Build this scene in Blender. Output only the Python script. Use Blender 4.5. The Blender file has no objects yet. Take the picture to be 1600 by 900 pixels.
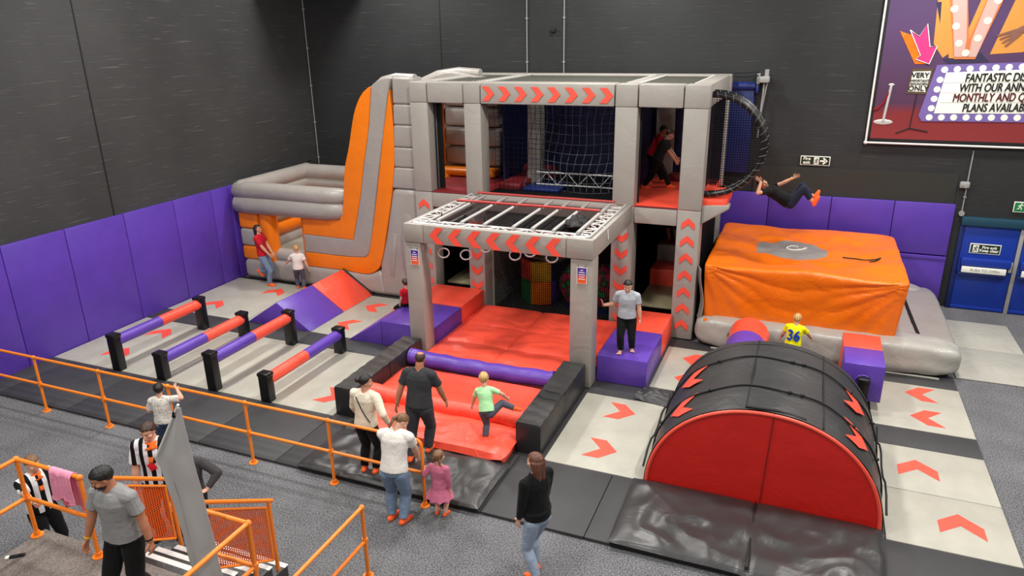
import bpy, bmesh, math, random
import numpy as np
from mathutils import Vector, Matrix, noise
V = Vector
R = math.radians
rnd = random.Random(7)
sc = bpy.context.scene
COL = sc.collection

# ------------------------------------------------------------------ camera, light, exposure
F_PX = 1126.2
cam_d = bpy.data.cameras.new('camera')
cam = bpy.data.objects.new('camera', cam_d)
COL.objects.link(cam)
cam_d.sensor_width = 36.0
cam_d.lens = 36.0 * F_PX / 1600.0
cam_d.clip_end = 200
cr = V((0.92634988, 0.37636808, -0.01493217))
cd = V((0.11238981, -0.31402616, -0.94273862))
cf = V((-0.35950581, 0.87162758, -0.33319804))
m = Matrix((cr, -cd, -cf)).transposed().to_4x4()
m.translation = V((0, 0, 6.4))
cam.matrix_world = m
sc.camera = cam

sc.view_settings.view_transform = 'Standard'
sc.view_settings.look = 'None'
sc.view_settings.gamma = 1.0
sc.view_settings.use_curve_mapping = False
sc.view_settings.exposure = -0.55
sc.render.film_transparent = False
sc.cycles.use_denoising = True
sc.cycles.max_bounces = 6
sc.cycles.sample_clamp_indirect = 4

world = bpy.data.worlds.new('world')
sc.world = world
world.use_nodes = True
world.node_tree.nodes['Background'].inputs[0].default_value = (0.80, 0.86, 1.0, 1)
world.node_tree.nodes['Background'].inputs[1].default_value = 0.10


def area(name, loc, size, power, col=(1, 0.97, 0.93), target=None):
    d = bpy.data.lights.new(name, 'AREA')
    d.shape = 'RECTANGLE'
    d.size, d.size_y = size
    d.energy = power
    d.color = col
    o = bpy.data.objects.new(name, d)
    COL.objects.link(o)
    o.location = loc
    if target:
        o.rotation_euler = (V(target) - V(loc)).to_track_quat('-Z', 'Y').to_euler()
    return o


# rows of high-bay lamps under the roof; nearest row added to light front faces
LP = 640
for i, x in enumerate((-11.0, -4.5, 2.0, 8.0)):
    for j, y in enumerate((-1.2, 5.0, 10.8, 16.6)):
        area('high_bay_and_fill', (x, y, 9.4), (0.8, 0.8), LP * (0.78, 0.66, 0.95, 0.8)[j] * ((1, 1, 0.8, 0.55)[i] if j < 2 else 1.0))


# ------------------------------------------------------------------ materials
def lin(c):
    out = []
    for v in c:
        v /= 255.0
        out.append(v / 12.92 if v <= 0.04045 else ((v + 0.055) / 1.055) ** 2.4)
    return (*out, 1)


MATS = {}


def new_mat(name, col, rough=0.5, metal=0.0, spec=0.5):
    mt = bpy.data.materials.new(name)
    mt.use_nodes = True
    nt = mt.node_tree
    b = nt.nodes['Principled BSDF']
    b.inputs['Base Color'].default_value = lin(col)
    b.inputs['Roughness'].default_value = rough
    b.inputs['Metallic'].default_value = metal
    b.inputs['Specular IOR Level'].default_value = spec
    MATS[name] = mt
    return mt, nt, b


def coords(nt, kind='Object'):
    return nt.nodes.new('ShaderNodeTexCoord').outputs[kind]


def add_noise(nt, vec, scale, detail=4, rough=0.5, dist=0.0):
    n = nt.nodes.new('ShaderNodeTexNoise')
    n.inputs['Scale'].default_value = scale
    n.inputs['Detail'].default_value = detail
    n.inputs['Roughness'].default_value = rough
    n.inputs['Distortion'].default_value = dist
    nt.links.new(vec, n.inputs['Vector'])
    return n.outputs['Fac']


def ramp(nt, fac, stops):
    r = nt.nodes.new('ShaderNodeValToRGB')
    while len(r.color_ramp.elements) < len(stops):
        r.color_ramp.elements.new(0.5)
    for e, (p, c) in zip(r.color_ramp.elements, stops):
        e.position = p
        e.color = c
    nt.links.new(fac, r.inputs['Fac'])
    return r.outputs['Color']


def bump(nt, b, h, strength, dist=0.02):
    n = nt.nodes.new('ShaderNodeBump')
    n.inputs['Strength'].default_value = strength
    n.inputs['Distance'].default_value = dist
    nt.links.new(h, n.inputs['Height'])
    prev = b.inputs['Normal'].links
    if prev:
        nt.links.new(prev[0].from_socket, n.inputs['Normal'])
    nt.links.new(n.outputs['Normal'], b.inputs['Normal'])


def vinyl(name, col, rough=0.36, wr=0.35, scale=3.0, var=0.06, dist=1.2):
    """coated fabric over foam: creases in the surface, slight wear in the colour"""
    mt, nt, b = new_mat(name, col, rough)
    co = coords(nt)
    f = add_noise(nt, co, scale, 5, 0.55, dist)
    bump(nt, b, f, wr, 0.06)
    g = add_noise(nt, co, 1.7, 6, 0.6)
    c = lin(col)
    lo = tuple(max(0, v * (1 - var * 2)) for v in c[:3]) + (1,)
    hi = tuple(min(1, v * (1 + var)) for v in c[:3]) + (1,)
    nt.links.new(ramp(nt, g, [(0.35, lo), (0.65, hi)]), b.inputs['Base Color'])
    return mt


def cloth(name, col, rough=0.85, wr=0.5, scale=9):
    mt, nt, b = new_mat(name, col, rough, spec=0.2)
    f = add_noise(nt, coords(nt), scale, 3, 0.5, 0.8)
    bump(nt, b, f, wr, 0.03)
    b.inputs['Sheen Weight'].default_value = 0.05
    return mt


def speckle(name, c0, c1, scale, rough=0.95, wr=0.4):
    mt, nt, b = new_mat(name, c0, rough, spec=0.15)
    co = coords(nt)
    f = add_noise(nt, co, scale, 2, 0.7)
    g = add_noise(nt, co, 0.8, 4, 0.6)
    mx = nt.nodes.new('ShaderNodeMath')
    mx.operation = 'MULTIPLY_ADD'
    mx.inputs[1].default_value = 0.25
    nt.links.new(g, mx.inputs[0])
    nt.links.new(f, mx.inputs[2])
    nt.links.new(ramp(nt, mx.outputs[0], [(0.45, lin(c0)), (0.8, lin(c1))]), b.inputs['Base Color'])
    bump(nt, b, f, wr, 0.01)
    return mt


def wall_mat(name, col, axes, streak=0.5):
    """painted blockwork: courses in relief, chips and pale scuffs along the courses"""
    mt, nt, b = new_mat(name, col, 0.62, spec=0.3)
    co = coords(nt)
    s = nt.nodes.new('ShaderNodeSeparateXYZ')
    nt.links.new(co, s.inputs[0])
    k = nt.nodes.new('ShaderNodeCombineXYZ')
    nt.links.new(s.outputs[axes[0]], k.inputs[0])
    nt.links.new(s.outputs[axes[1]], k.inputs[1])
    v = k.outputs[0]
    br = nt.nodes.new('ShaderNodeTexBrick')
    br.inputs['Scale'].default_value = 1.0
    br.inputs['Brick Width'].default_value = 0.45
    br.inputs['Row Height'].default_value = 0.225
    br.inputs['Mortar Size'].default_value = 0.008
    br.inputs['Mortar Smooth'].default_value = 0.4
    nt.links.new(v, br.inputs['Vector'])
    inv = nt.nodes.new('ShaderNodeMath')
    inv.operation = 'SUBTRACT'
    inv.inputs[0].default_value = 1
    nt.links.new(br.outputs['Fac'], inv.inputs[1])
    bump(nt, b, inv.outputs[0], 0.35, 0.01)
    bump(nt, b, add_noise(nt, co, 25, 5, 0.6), 0.12, 0.01)
    # scuffs: stretched noise, only near the bed joints
    mp = nt.nodes.new('ShaderNodeMapping')
    mp.inputs['Scale'].default_value = (1.1, 26, 1)
    nt.links.new(v, mp.inputs[0])
    f = add_noise(nt, mp.outputs[0], 1.0, 4, 0.65)
    base = ramp(nt, add_noise(nt, co, 0.5, 5, 0.55), [(0.3, lin(tuple(x * 0.9 for x in col))), (0.7, lin(tuple(min(255, x * 1.08) for x in col)))])
    mask = ramp(nt, f, [(0.60, (0, 0, 0, 1)), (0.70, (streak, streak, streak, 1))])
    mix = nt.nodes.new('ShaderNodeMix')
    mix.data_type = 'RGBA'
    nt.links.new(mask, mix.inputs[0])
    nt.links.new(base, mix.inputs[6])
    mix.inputs[7].default_value = lin(tuple(min(255, x * 1.6 + 22) for x in col))
    nt.links.new(mix.outputs[2], b.inputs['Base Color'])
    return mt


def net_mat(name, col, cell, thick, axes=(0, 1), rough=0.8):
    """woven mesh: holes cut by the shader, threads of the given width"""
    mt, nt, b = new_mat(name, col, rough, spec=0.2)
    s = nt.nodes.new('ShaderNodeSeparateXYZ')
    nt.links.new(coords(nt), s.inputs[0])
    outs = []
    for a in axes:
        mo = nt.nodes.new('ShaderNodeMath')
        mo.operation = 'FRACT'
        dv = nt.nodes.new('ShaderNodeMath')
        dv.operation = 'DIVIDE'
        dv.inputs[1].default_value = cell
        nt.links.new(s.outputs[a], dv.inputs[0])
        nt.links.new(dv.outputs[0], mo.inputs[0])
        lt = nt.nodes.new('ShaderNodeMath')
        lt.operation = 'LESS_THAN'
        lt.inputs[1].default_value = thick
        nt.links.new(mo.outputs[0], lt.inputs[0])
        outs.append(lt.outputs[0])
    mx = nt.nodes.new('ShaderNodeMath')
    mx.operation = 'MAXIMUM'
    nt.links.new(outs[0], mx.inputs[0])
    nt.links.new(outs[1], mx.inputs[1])
    nt.links.new(mx.outputs[0], b.inputs['Alpha'])
    return mt


RED = (246, 84, 62)
vinyl('red_vinyl', RED, 0.38, 0.3)
vinyl('red_flat', (246, 86, 66), 0.45, 0.06, var=0.02)
vinyl('deep_red', (204, 32, 24), 0.42, 0.25, 2.2, var=0.03)
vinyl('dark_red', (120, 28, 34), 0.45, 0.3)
vinyl('purple_vinyl', (94, 62, 166), 0.36, 0.16, 2.5, var=0.04)
vinyl('purple_pad', (86, 56, 164), 0.42, 0.08, 1.6, var=0.05)
vinyl('orange_vinyl', (238, 114, 10), 0.36, 0.4, 2.2, var=0.04, dist=1.8)
vinyl('orange_air', (238, 124, 16), 0.36, 0.22, 3.5, var=0.03)
vinyl('grey_air', (158, 152, 146), 0.38, 0.22, 3.0, var=0.03)
vinyl('grey_tube', (170, 168, 160), 0.3, 0.25, 3.5, var=0.03, dist=1.2)
vinyl('grey_pad', (158, 153, 145), 0.42, 0.2, 2.0, var=0.03, dist=1.6)
vinyl('white_mat', (174, 171, 158), 0.5, 0.12, 4, var=0.05)
vinyl('sheet_mat', (170, 168, 158), 0.45, 0.5, 1.6, var=0.04, dist=2)
vinyl('dark_mat', (56, 56, 57), 0.6, 0.06, 4, var=0.06)
vinyl('black_crash', (54, 53, 53), 0.34, 0.38, 1.1, var=0.06, dist=1.2)
vinyl('black_pad', (38, 38, 40), 0.42, 0.25, 3)
vinyl('tunnel_black', (52, 52, 52), 0.42, 0.35, 1.6, var=0.08, dist=1.5)
vinyl('navy', (20, 24, 66), 0.5, 0.2)
vinyl('blue_pad', (14, 34, 100), 0.45, 0.2)
vinyl('tan_vinyl', (150, 140, 110), 0.5, 0.2)
vinyl('green_vinyl', (30, 120, 60), 0.5, 0.3)
vinyl('yellow_vinyl', (220, 180, 30), 0.5, 0.2)
vinyl('pink_vinyl', (190, 40, 80), 0.5, 0.3)
vinyl('black_plastic', (14, 14, 15), 0.35, 0.05)
new_mat('black', (8, 8, 9), 0.6)
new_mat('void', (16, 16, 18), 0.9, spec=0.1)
new_mat('rail_orange', (244, 134, 40), 0.33)
new_mat('steel', (190, 190, 190), 0.35, 1.0)
new_mat('alu', (205, 204, 200), 0.4, 0.35)
new_mat('white_paint', (222, 222, 218), 0.5)
new_mat('pipe_grey', (150, 150, 148), 0.5)
new_mat('rope_dark', (16, 17, 24), 0.9, spec=0.1)
new_mat('rope_pale', (80, 82, 96), 0.8)
new_mat('door_blue', (14, 50, 150), 0.4)
new_mat('door_dark', (8, 30, 92), 0.45)
new_mat('teal_dark', (16, 62, 82), 0.5)
new_mat('sign_white', (236, 238, 226), 0.5)
new_mat('sign_green', (16, 40, 22), 0.5)
new_mat('sign_green_bright', (14, 120, 66), 0.5)
new_mat('ink', (12, 10, 12), 0.6)
new_mat('ink_red', (80, 8, 22), 0.6)
new_mat('flag_grey', (176, 174, 172), 0.7)
new_mat('card_red', (226, 30, 44), 0.4)
speckle('carpet', (54, 54, 56), (132, 132, 135), 48)
speckle('carpet_warm', (92, 84, 80), (136, 128, 122), 70)
wall_mat('wall_left_paint', (58, 58, 58), (1, 2))
wall_mat('wall_back_paint', (44, 45, 46), (0, 2), 0.35)
new_mat('wall_plain', (90, 90, 92), 0.8)
new_mat('board_dark', (40, 41, 37), 0.7)
net_mat('roof_net', (84, 84, 76), 0.05, 0.52)
net_mat('black_net', (34, 32, 32), 0.045, 0.26)
net_mat('play_net', (7, 7, 8), 0.05, 0.22, (0, 2))
mt = net_mat('orange_mesh', (214, 88, 30), 0.03, 0.40, (1, 2))


def skin(name, col):
    mt, nt, b = new_mat(name, col, 0.55, spec=0.35)
    b.inputs['Subsurface Weight'].default_value = 0.08
    b.inputs['Subsurface Radius'].default_value = (0.02, 0.008, 0.004)
    return mt


skin('skin_a', (206, 150, 122))
skin('skin_b', (182, 122, 92))
skin('skin_c', (218, 166, 140))
for n, c in dict(hair_black=(20, 16, 15), hair_brown=(58, 38, 27), hair_dark=(32, 23, 19), hair_blond=(186, 150, 96), hair_mid=(112, 80, 52), hair_auburn=(92, 56, 40)).items():
    mt, nt, b = new_mat(n, c, 0.5)
    co = coords(nt)
    mp = nt.nodes.new('ShaderNodeMapping')
    mp.inputs['Scale'].default_value = (60, 60, 8)
    nt.links.new(co, mp.inputs[0])
    f = add_noise(nt, mp.outputs[0], 1.0, 3)
    bump(nt, b, f, 0.6, 0.01)
    nt.links.new(ramp(nt, f, [(0.3, lin(tuple(x * 0.7 for x in c))), (0.7, lin(tuple(min(255, x * 1.3) for x in c)))]), b.inputs['Base Color'])
for n, c in dict(c_red=(186, 22, 40), c_white=(226, 222, 214), c_cream=(226, 216, 194), c_dark=(58, 59, 64), c_black=(14, 14, 15), c_grey=(142, 142, 142), c_pale=(172, 176, 184), c_mint=(176, 232, 170), c_yellow=(236, 236, 20), c_blue=(20, 60, 170), c_pink=(190, 104, 130), c_towel=(236, 150, 176), c_jean=(112, 132, 156), c_denim=(52, 66, 92), c_pale_jean=(146, 160, 180), c_slate=(78, 80, 92), c_char=(54, 55, 58), c_sock=(250, 104, 52), c_hood=(62, 60, 62), c_navy=(30, 32, 50), c_orange=(240, 110, 40), c_maroon=(130, 20, 34), c_darkgreen=(38, 46, 46)).items():
    cloth(n, c)
new_mat('eye_white', (225, 222, 218), 0.3)
new_mat('iris', (30, 20, 16), 0.2)
new_mat('lip', (160, 82, 74), 0.5)
new_mat('wrist_yellow', (240, 180, 30), 0.5)
# striped referee shirt and the speckled shirt
mt, nt, b = new_mat('c_stripe', (230, 230, 230), 0.8, spec=0.2)
s_ = nt.nodes.new('ShaderNodeSeparateXYZ')
nt.links.new(coords(nt), s_.inputs[0])
ma = nt.nodes.new('ShaderNodeMath'); ma.operation = 'MULTIPLY_ADD'
ma.inputs[1].default_value = 8.6; ma.inputs[2].default_value = 50.25
nt.links.new(s_.outputs[0], ma.inputs[0])
fr = nt.nodes.new('ShaderNodeMath'); fr.operation = 'FRACT'
nt.links.new(ma.outputs[0], fr.inputs[0])
nt.links.new(ramp(nt, fr.outputs[0], [(0.0, lin((14, 14, 15))), (0.49, lin((14, 14, 15))), (0.5, lin((226, 226, 228))), (1.0, lin((226, 226, 228)))]), b.inputs['Base Color'])
nt.nodes[-1].color_ramp.interpolation = 'CONSTANT'
mt, nt, b = new_mat('c_speck', (216, 212, 204), 0.85, spec=0.2)
vo = nt.nodes.new('ShaderNodeTexVoronoi'); vo.inputs['Scale'].default_value = 26
nt.links.new(coords(nt), vo.inputs['Vector'])
nt.links.new(ramp(nt, vo.outputs['Distance'], [(0.16, lin((90, 84, 80))), (0.26, lin((216, 210, 200)))]), b.inputs['Base Color'])
# orange airbag cover with a worn grey patch let into the middle of the top
vinyl('bag_vinyl', (238, 114, 10), 0.36, 0.4, 2.2, var=0.04, dist=1.8)
nt = MATS['bag_vinyl'].node_tree
bs = nt.nodes['Principled BSDF']
old = bs.inputs['Base Color'].links[0].from_socket
co = coords(nt)
vm = nt.nodes.new('ShaderNodeVectorMath'); vm.operation = 'MULTIPLY_ADD'
vm.inputs[1].default_value = (1.22, 1.36, 0.0); vm.inputs[2].default_value = (0.76, -0.34, 0)
nt.links.new(co, vm.inputs[0])
le = nt.nodes.new('ShaderNodeVectorMath'); le.operation = 'LENGTH'
nt.links.new(vm.outputs[0], le.inputs[0])
ad = nt.nodes.new('ShaderNodeMath'); ad.operation = 'MULTIPLY_ADD'
ad.inputs[1].default_value = 0.5
nt.links.new(add_noise(nt, co, 2.2, 3), ad.inputs[0]); nt.links.new(le.outputs['Value'], ad.inputs[2])
sz = nt.nodes.new('ShaderNodeSeparateXYZ'); nt.links.new(co, sz.inputs[0])
gz = nt.nodes.new('ShaderNodeMath'); gz.operation = 'GREATER_THAN'; gz.inputs[1].default_value = 1.3
nt.links.new(sz.outputs[2], gz.inputs[0])
ls = nt.nodes.new('ShaderNodeMath'); ls.operation = 'LESS_THAN'; ls.inputs[1].default_value = 1.2
nt.links.new(ad.outputs[0], ls.inputs[0])
mu = nt.nodes.new('ShaderNodeMath'); mu.operation = 'MULTIPLY'
nt.links.new(gz.outputs[0], mu.inputs[0]); nt.links.new(ls.outputs[0], mu.inputs[1])
mx = nt.nodes.new('ShaderNodeMix'); mx.data_type = 'RGBA'
nt.links.new(mu.outputs[0], mx.inputs[0]); nt.links.new(old, mx.inputs[6])
mx.inputs[7].default_value = lin((140, 134, 128))
nt.links.new(mx.outputs[2], bs.inputs['Base Color'])
# poster print: purple at the top running to orange
mt, nt, b = new_mat('poster_print', (90, 50, 160), 0.5)
s_ = nt.nodes.new('ShaderNodeSeparateXYZ')
nt.links.new(coords(nt, 'Generated'), s_.inputs[0])
nt.links.new(ramp(nt, s_.outputs[2], [(0.12, lin((240, 96, 40))), (0.42, lin((214, 70, 80))), (0.62, lin((84, 50, 160))), (1, lin((70, 44, 150)))]), b.inputs['Base Color'])
# banner backdrop: purple curtain over a red carpet
mt, nt, b = new_mat('banner_print', (80, 50, 100), 0.6)
s_ = nt.nodes.new('ShaderNodeSeparateXYZ')
nt.links.new(coords(nt, 'Generated'), s_.inputs[0])
nt.links.new(ramp(nt, s_.outputs[2], [(0.0, lin((132, 38, 40))), (0.15, lin((122, 30, 36))), (0.2, lin((74, 40, 70))), (0.6, lin((78, 52, 94))), (1, lin((60, 42, 76)))]), b.inputs['Base Color'])


# ------------------------------------------------------------------ mesh building
class MB:
    def __init__(s):
        s.bm = bmesh.new()
        s.mi = 0

    def take(s, t):
        """append another bmesh"""
        me = bpy.data.meshes.new('tmp')
        t.to_mesh(me)
        t.free()
        n0 = len(s.bm.faces)
        s.bm.from_mesh(me)
        bpy.data.meshes.remove(me)
        if s.mi:
            s.bm.faces.ensure_lookup_table()
            for f in s.bm.faces[n0:]:
                f.material_index = s.mi
        return s

    def box(s, x0, x1, y0, y1, z0, z1, bev=0.0, seg=2, M=None):
        t = bmesh.new()
        bmesh.ops.create_cube(t, size=1)
        for v in t.verts:
            v.co = V(((x0 + x1) / 2 + v.co.x * (x1 - x0), (y0 + y1) / 2 + v.co.y * (y1 - y0), (z0 + z1) / 2 + v.co.z * (z1 - z0)))
        if bev:
            bmesh.ops.bevel(t, geom=t.edges[:], offset=bev, segments=seg, profile=0.5, affect='EDGES', clamp_overlap=True)
        if M is not None:
            t.transform(M)
        return s.take(t)

    def prism(s, pts, vec, bev=0.0, seg=2):
        t = bmesh.new()
        vs = [t.verts.new(V(p)) for p in pts]
        f = t.faces.new(vs)
        r = bmesh.ops.extrude_face_region(t, geom=[f])
        bmesh.ops.translate(t, verts=[g for g in r['geom'] if isinstance(g, bmesh.types.BMVert)], vec=V(vec))
        bmesh.ops.recalc_face_normals(t, faces=t.faces[:])
        if bev:
            bmesh.ops.bevel(t, geom=t.edges[:], offset=bev, segments=seg, profile=0.5, affect='EDGES', clamp_overlap=True)
        bmesh.ops.triangulate(t, faces=[f for f in t.faces if len(f.verts) > 4])
        return s.take(t)

    def rings(s, rings, cap=True, closed=False):
        t = bmesh.new()
        rv = [[t.verts.new(V(p)) for p in r] for r in rings]
        n = len(rv[0])
        m_ = len(rv)
        for i in range(m_ if closed else m_ - 1):
            a, b_ = rv[i], rv[(i + 1) % m_]
            for k in range(n):
                t.faces.new((a[k], a[(k + 1) % n], b_[(k + 1) % n], b_[k]))
        if cap and not closed:
            t.faces.new(rv[0][::-1])
            t.faces.new(rv[-1])
        bmesh.ops.recalc_face_normals(t, faces=t.faces[:])
        return s.take(t)

    def tube(s, pts, r, seg=10, closed=False, cap=True):
        pts = [V(p) for p in pts]
        n = len(pts)
        rs = r if isinstance(r, (list, tuple)) else [r] * n
        tang = []
        for i in range(n):
            a = pts[(i - 1) % n] if (closed or i > 0) else pts[i]
            b_ = pts[(i + 1) % n] if (closed or i < n - 1) else pts[i]
            tang.append((b_ - a).normalized())
        u = tang[0].orthogonal().normalized()
        rg = []
        for i in range(n):
            u = (u - tang[i] * u.dot(tang[i])).normalized()
            w = tang[i].cross(u)
            rg.append([pts[i] + (u * math.cos(2 * math.pi * k / seg) + w * math.sin(2 * math.pi * k / seg)) * rs[i] for k in range(seg)])
        return s.rings(rg, cap, closed)

    def cyl(s, a, b, r, r2=None, seg=16):
        return s.tube([a, b], [r, r if r2 is None else r2], seg)

    def ell(s, c, rad, M=None, u=20, v=12):
        t = bmesh.new()
        bmesh.ops.create_uvsphere(t, u_segments=u, v_segments=v, radius=1)
        for q in t.verts:
            p = V((q.co.x * rad[0], q.co.y * rad[1], q.co.z * rad[2]))
            if M is not None:
                p = M @ p
            q.co = p + V(c)
        return s.take(t)

    def cap(s, a, ra, b, rb, seg=12):
        """tapered limb with round ends"""
        a, b = V(a), V(b)
        d = b - a
        if d.length < 1e-6:
            return s.ell(a, (ra, ra, ra))
        dn = d.normalized()
        pts, rs = [], []
        for k in range(5):
            an = math.pi / 2 * k / 4
            pts.append(a - dn * ra * math.cos(an)); rs.append(max(ra * math.sin(an), ra * 0.05))
        for k in range(5):
            an = math.pi / 2 * k / 4
            pts.append(b + dn * rb * math.sin(an)); rs.append(max(rb * math.cos(an), rb * 0.05))
        return s.tube(pts, rs, seg)

    def grid(s, nu, nv, fn, thick=0.0):
        """surface fn(u,v) with u,v in 0..1; thick > 0 gives it a back"""
        t = bmesh.new()
        vs = [[t.verts.new(V(fn(i / nu, j / nv))) for j in range(nv + 1)] for i in range(nu + 1)]
        for i in range(nu):
            for j in range(nv):
                t.faces.new((vs[i][j], vs[i + 1][j], vs[i + 1][j + 1], vs[i][j + 1]))
        if thick:
            t.normal_update()
            bmesh.ops.solidify(t, geom=t.faces[:], thickness=thick)
        bmesh.ops.recalc_face_normals(t, faces=t.faces[:])
        return s.take(t)

    def displace(s, amp, scale, seed=0.0, zmin=None):
        s.bm.normal_update()
        for v in s.bm.verts:
            if zmin is not None and v.co.z < zmin:
                continue
            v.co += v.normal * amp * noise.noise(v.co * scale + V((seed, seed * 1.7, 3.1)))
        return s

    def mesh(s, name, mats, smooth=True, ang=42):
        me = bpy.data.meshes.new(name)
        s.bm.to_mesh(me)
        s.bm.free()
        for mm in (mats if isinstance(mats, (list, tuple)) else [mats]):
            me.materials.append(MATS[mm] if isinstance(mm, str) else mm)
        if smooth:
            me.polygons.foreach_set('use_smooth', [True] * len(me.polygons))
            me.set_sharp_from_angle(angle=R(ang))
        return me


def tag(o, label=None, cat=None, group=None, kind=None):
    if label: o['label'] = label
    if cat: o['category'] = cat
    if group: o['group'] = group
    if kind: o['kind'] = kind
    return o


def thing(name, label, cat, loc=(0, 0, 0), group=None, rotz=0.0):
    o = bpy.data.objects.new(name, None)
    o.empty_display_size = 0.1
    COL.objects.link(o)
    o.location = loc
    o.rotation_euler = (0, 0, rotz)
    return tag(o, label, cat, group)


def origin_of(parent):
    p = V((0, 0, 0))
    while parent is not None:
        p += V(parent.location)
        parent = parent.parent
    return p


def part(parent, name, mb, mats, smooth=True, ang=42, label=None, kind=None, local=False):
    """a mesh whose vertices are given in world space, hung under its thing (or part)"""
    me = mb.mesh(name, mats, smooth, ang)
    if not local:
        me.transform(Matrix.Translation(-origin_of(parent)))
    o = bpy.data.objects.new(name, me)
    COL.objects.link(o)
    o.parent = parent
    if label: o['label'] = label
    if kind: o['kind'] = kind
    return o


def solo(name, mb, mats, label, cat, loc, group=None, smooth=True, ang=42, kind=None):
    me = mb.mesh(name, mats, smooth, ang)
    me.transform(Matrix.Translation(-V(loc)))
    o = bpy.data.objects.new(name, me)
    COL.objects.link(o)
    o.location = loc
    return tag(o, label, cat, group, kind)


def struct(name, mb, mats, smooth=False, loc=(0, 0, 0)):
    return solo(name, mb, mats, None, None, loc, None, smooth, kind='structure')


def text_mesh(txt, size, align='CENTER', depth=0.004, space=1.0, shear=0.0, xs=1.0, bold=0.0):
    c = bpy.data.curves.new('txt', 'FONT')
    c.body = txt
    c.size = size
    c.align_x = align
    c.align_y = 'CENTER'
    c.extrude = depth / 2
    c.space_line = space
    c.shear = shear
    o = bpy.data.objects.new('txt', c)
    COL.objects.link(o)
    dg = bpy.context.evaluated_depsgraph_get()
    me = bpy.data.meshes.new_from_object(o.evaluated_get(dg))
    bpy.data.objects.remove(o)
    bpy.data.curves.remove(c)
    if xs != 1.0:
        me.transform(Matrix.Diagonal((xs, 1, 1, 1)))
    if bold:
        # heavier strokes: the same letters laid side by side
        b_ = bmesh.new()
        for k, (ox, oy) in enumerate(((0, 0), (bold, 0), (-bold, 0), (0, bold), (0, -bold))):
            m2 = me.copy()
            m2.transform(Matrix.Translation((ox, oy, k * 0.0002)))
            b_.from_mesh(m2)
            bpy.data.meshes.remove(m2)
        b_.to_mesh(me)
        b_.free()
    return me


def text_part(parent, name, txt, size, mat, pos, rot=None, **kw):
    """pos is local to the parent; rot turns the text's own XY plane"""
    me = text_mesh(txt, size, **kw)
    me.name = name
    me.materials.clear()
    me.materials.append(MATS[mat])
    o = bpy.data.objects.new(name, me)
    COL.objects.link(o)
    o.parent = parent
    mm = (rot if rot is not None else Matrix.Rotation(R(90), 4, 'X'))
    me.transform(Matrix.Translation(V(pos)) @ mm)
    return o


CHEV = [(-0.25, 0.275), (0.02, 0.275), (0.26, 0.0), (0.02, -0.275), (-0.25, -0.275), (-0.01, 0.0)]


def chev_pts(o, ux, uy, s, ln=1.0, wd=1.0):
    o, ux, uy = V(o), V(ux), V(uy)
    return [o + ux * (a * s * ln) + uy * (b_ * s * wd) for a, b_ in CHEV]


def chevron(mb, o, ux, uy, s, n, th=0.004, ln=1.0, wd=1.0):
    mb.prism([p + V(n) * 0.001 for p in chev_pts(o, ux, uy, s, ln, wd)], V(n) * th)
    return mb

# ------------------------------------------------------------------ the setting
XL, YB = -14.5, 19.05
ZC = 9.8
struct('floor', MB().box(XL - 0.2, 12.2, -3.2, YB + 0.2, -0.2, 0), 'carpet')
struct('wall_left', MB().box(XL - 0.2, XL, -3.2, YB + 0.2, 0, ZC), 'wall_left_paint')
struct('wall_back', MB().box(XL, 12, YB, YB + 0.2, 0, ZC), 'wall_back_paint')
struct('wall_right', MB().box(12, 12.2, -3.2, YB + 0.2, 0, ZC), 'wall_plain')
struct('wall_front', MB().box(XL, 12, -3.2, -3.0, 0, ZC), 'wall_plain')
struct('ceiling', MB().box(XL - 0.2, 12.2, -3.2, YB + 0.2, ZC, ZC + 0.2), 'void')
# expansion joints and board edge on the walls
struct('trim_1', MB().box(XL, XL + 0.012, 11.42, 11.445, 2.4, ZC), 'black')
struct('trim_2', MB().box(-9.91, -9.885, YB - 0.012, YB, 0, ZC), 'black')
struct('trim_3', MB().box(-1.2, 3.25, YB - 0.03, YB, 0, 3.2), 'board_dark')

# service pipes down the back wall
def pipe(label, x, z0, z1, y=YB - 0.03, foot=False):
    t = thing('conduit_pipe', label, 'pipe', (x, y, z0), 'conduit pipes on the back wall')
    part(t, 'tube', MB().cyl((x, y, z0), (x, y, z1), 0.014, seg=8), 'pipe_grey')
    z = z0 + 0.35
    while z < z1:
        part(t, 'clip', MB().box(x - 0.03, x + 0.03, y - 0.02, y + 0.03, z, z + 0.03), 'pipe_grey')
        z += 1.1
    if foot:
        part(t, 'junction_box', MB().cyl((x, y - 0.03, z0 - 0.02), (x, y + 0.03, z0 - 0.02), 0.06), 'pipe_grey')


pipe('grey pipe running down the corner of the two walls', XL + 0.05, 2.4, ZC)
pipe('pale pipe down the back wall above the climbing frame, left one of the pair', -7.3, 2.0, ZC)
pipe('pale pipe down the back wall above the climbing frame, right one of the pair', -6.26, 2.0, ZC)
pipe('grey pipe from the banner down to the blue fire door', 3.45, 2.33, 3.75, foot=True)
tag(solo('wall_box', MB().box(-6.62, -6.5, YB - 0.08, YB, 6.4, 6.52, 0.01), 'black', None, None, (-6.56, YB, 6.4)), 'small black box fixed high on the back wall between two pipes', 'sensor')
solo('wall_bracket', MB().box(3.3, 3.5, YB - 0.1, YB, 2.9, 3.05, 0.03).cyl((3.4, YB - 0.1, 2.97), (3.4, YB - 0.18, 2.97), 0.04), 'pipe_grey', 'small grey fitting on the wall left of the thin pipe', 'fitting', (3.4, YB, 2.9))

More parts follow.
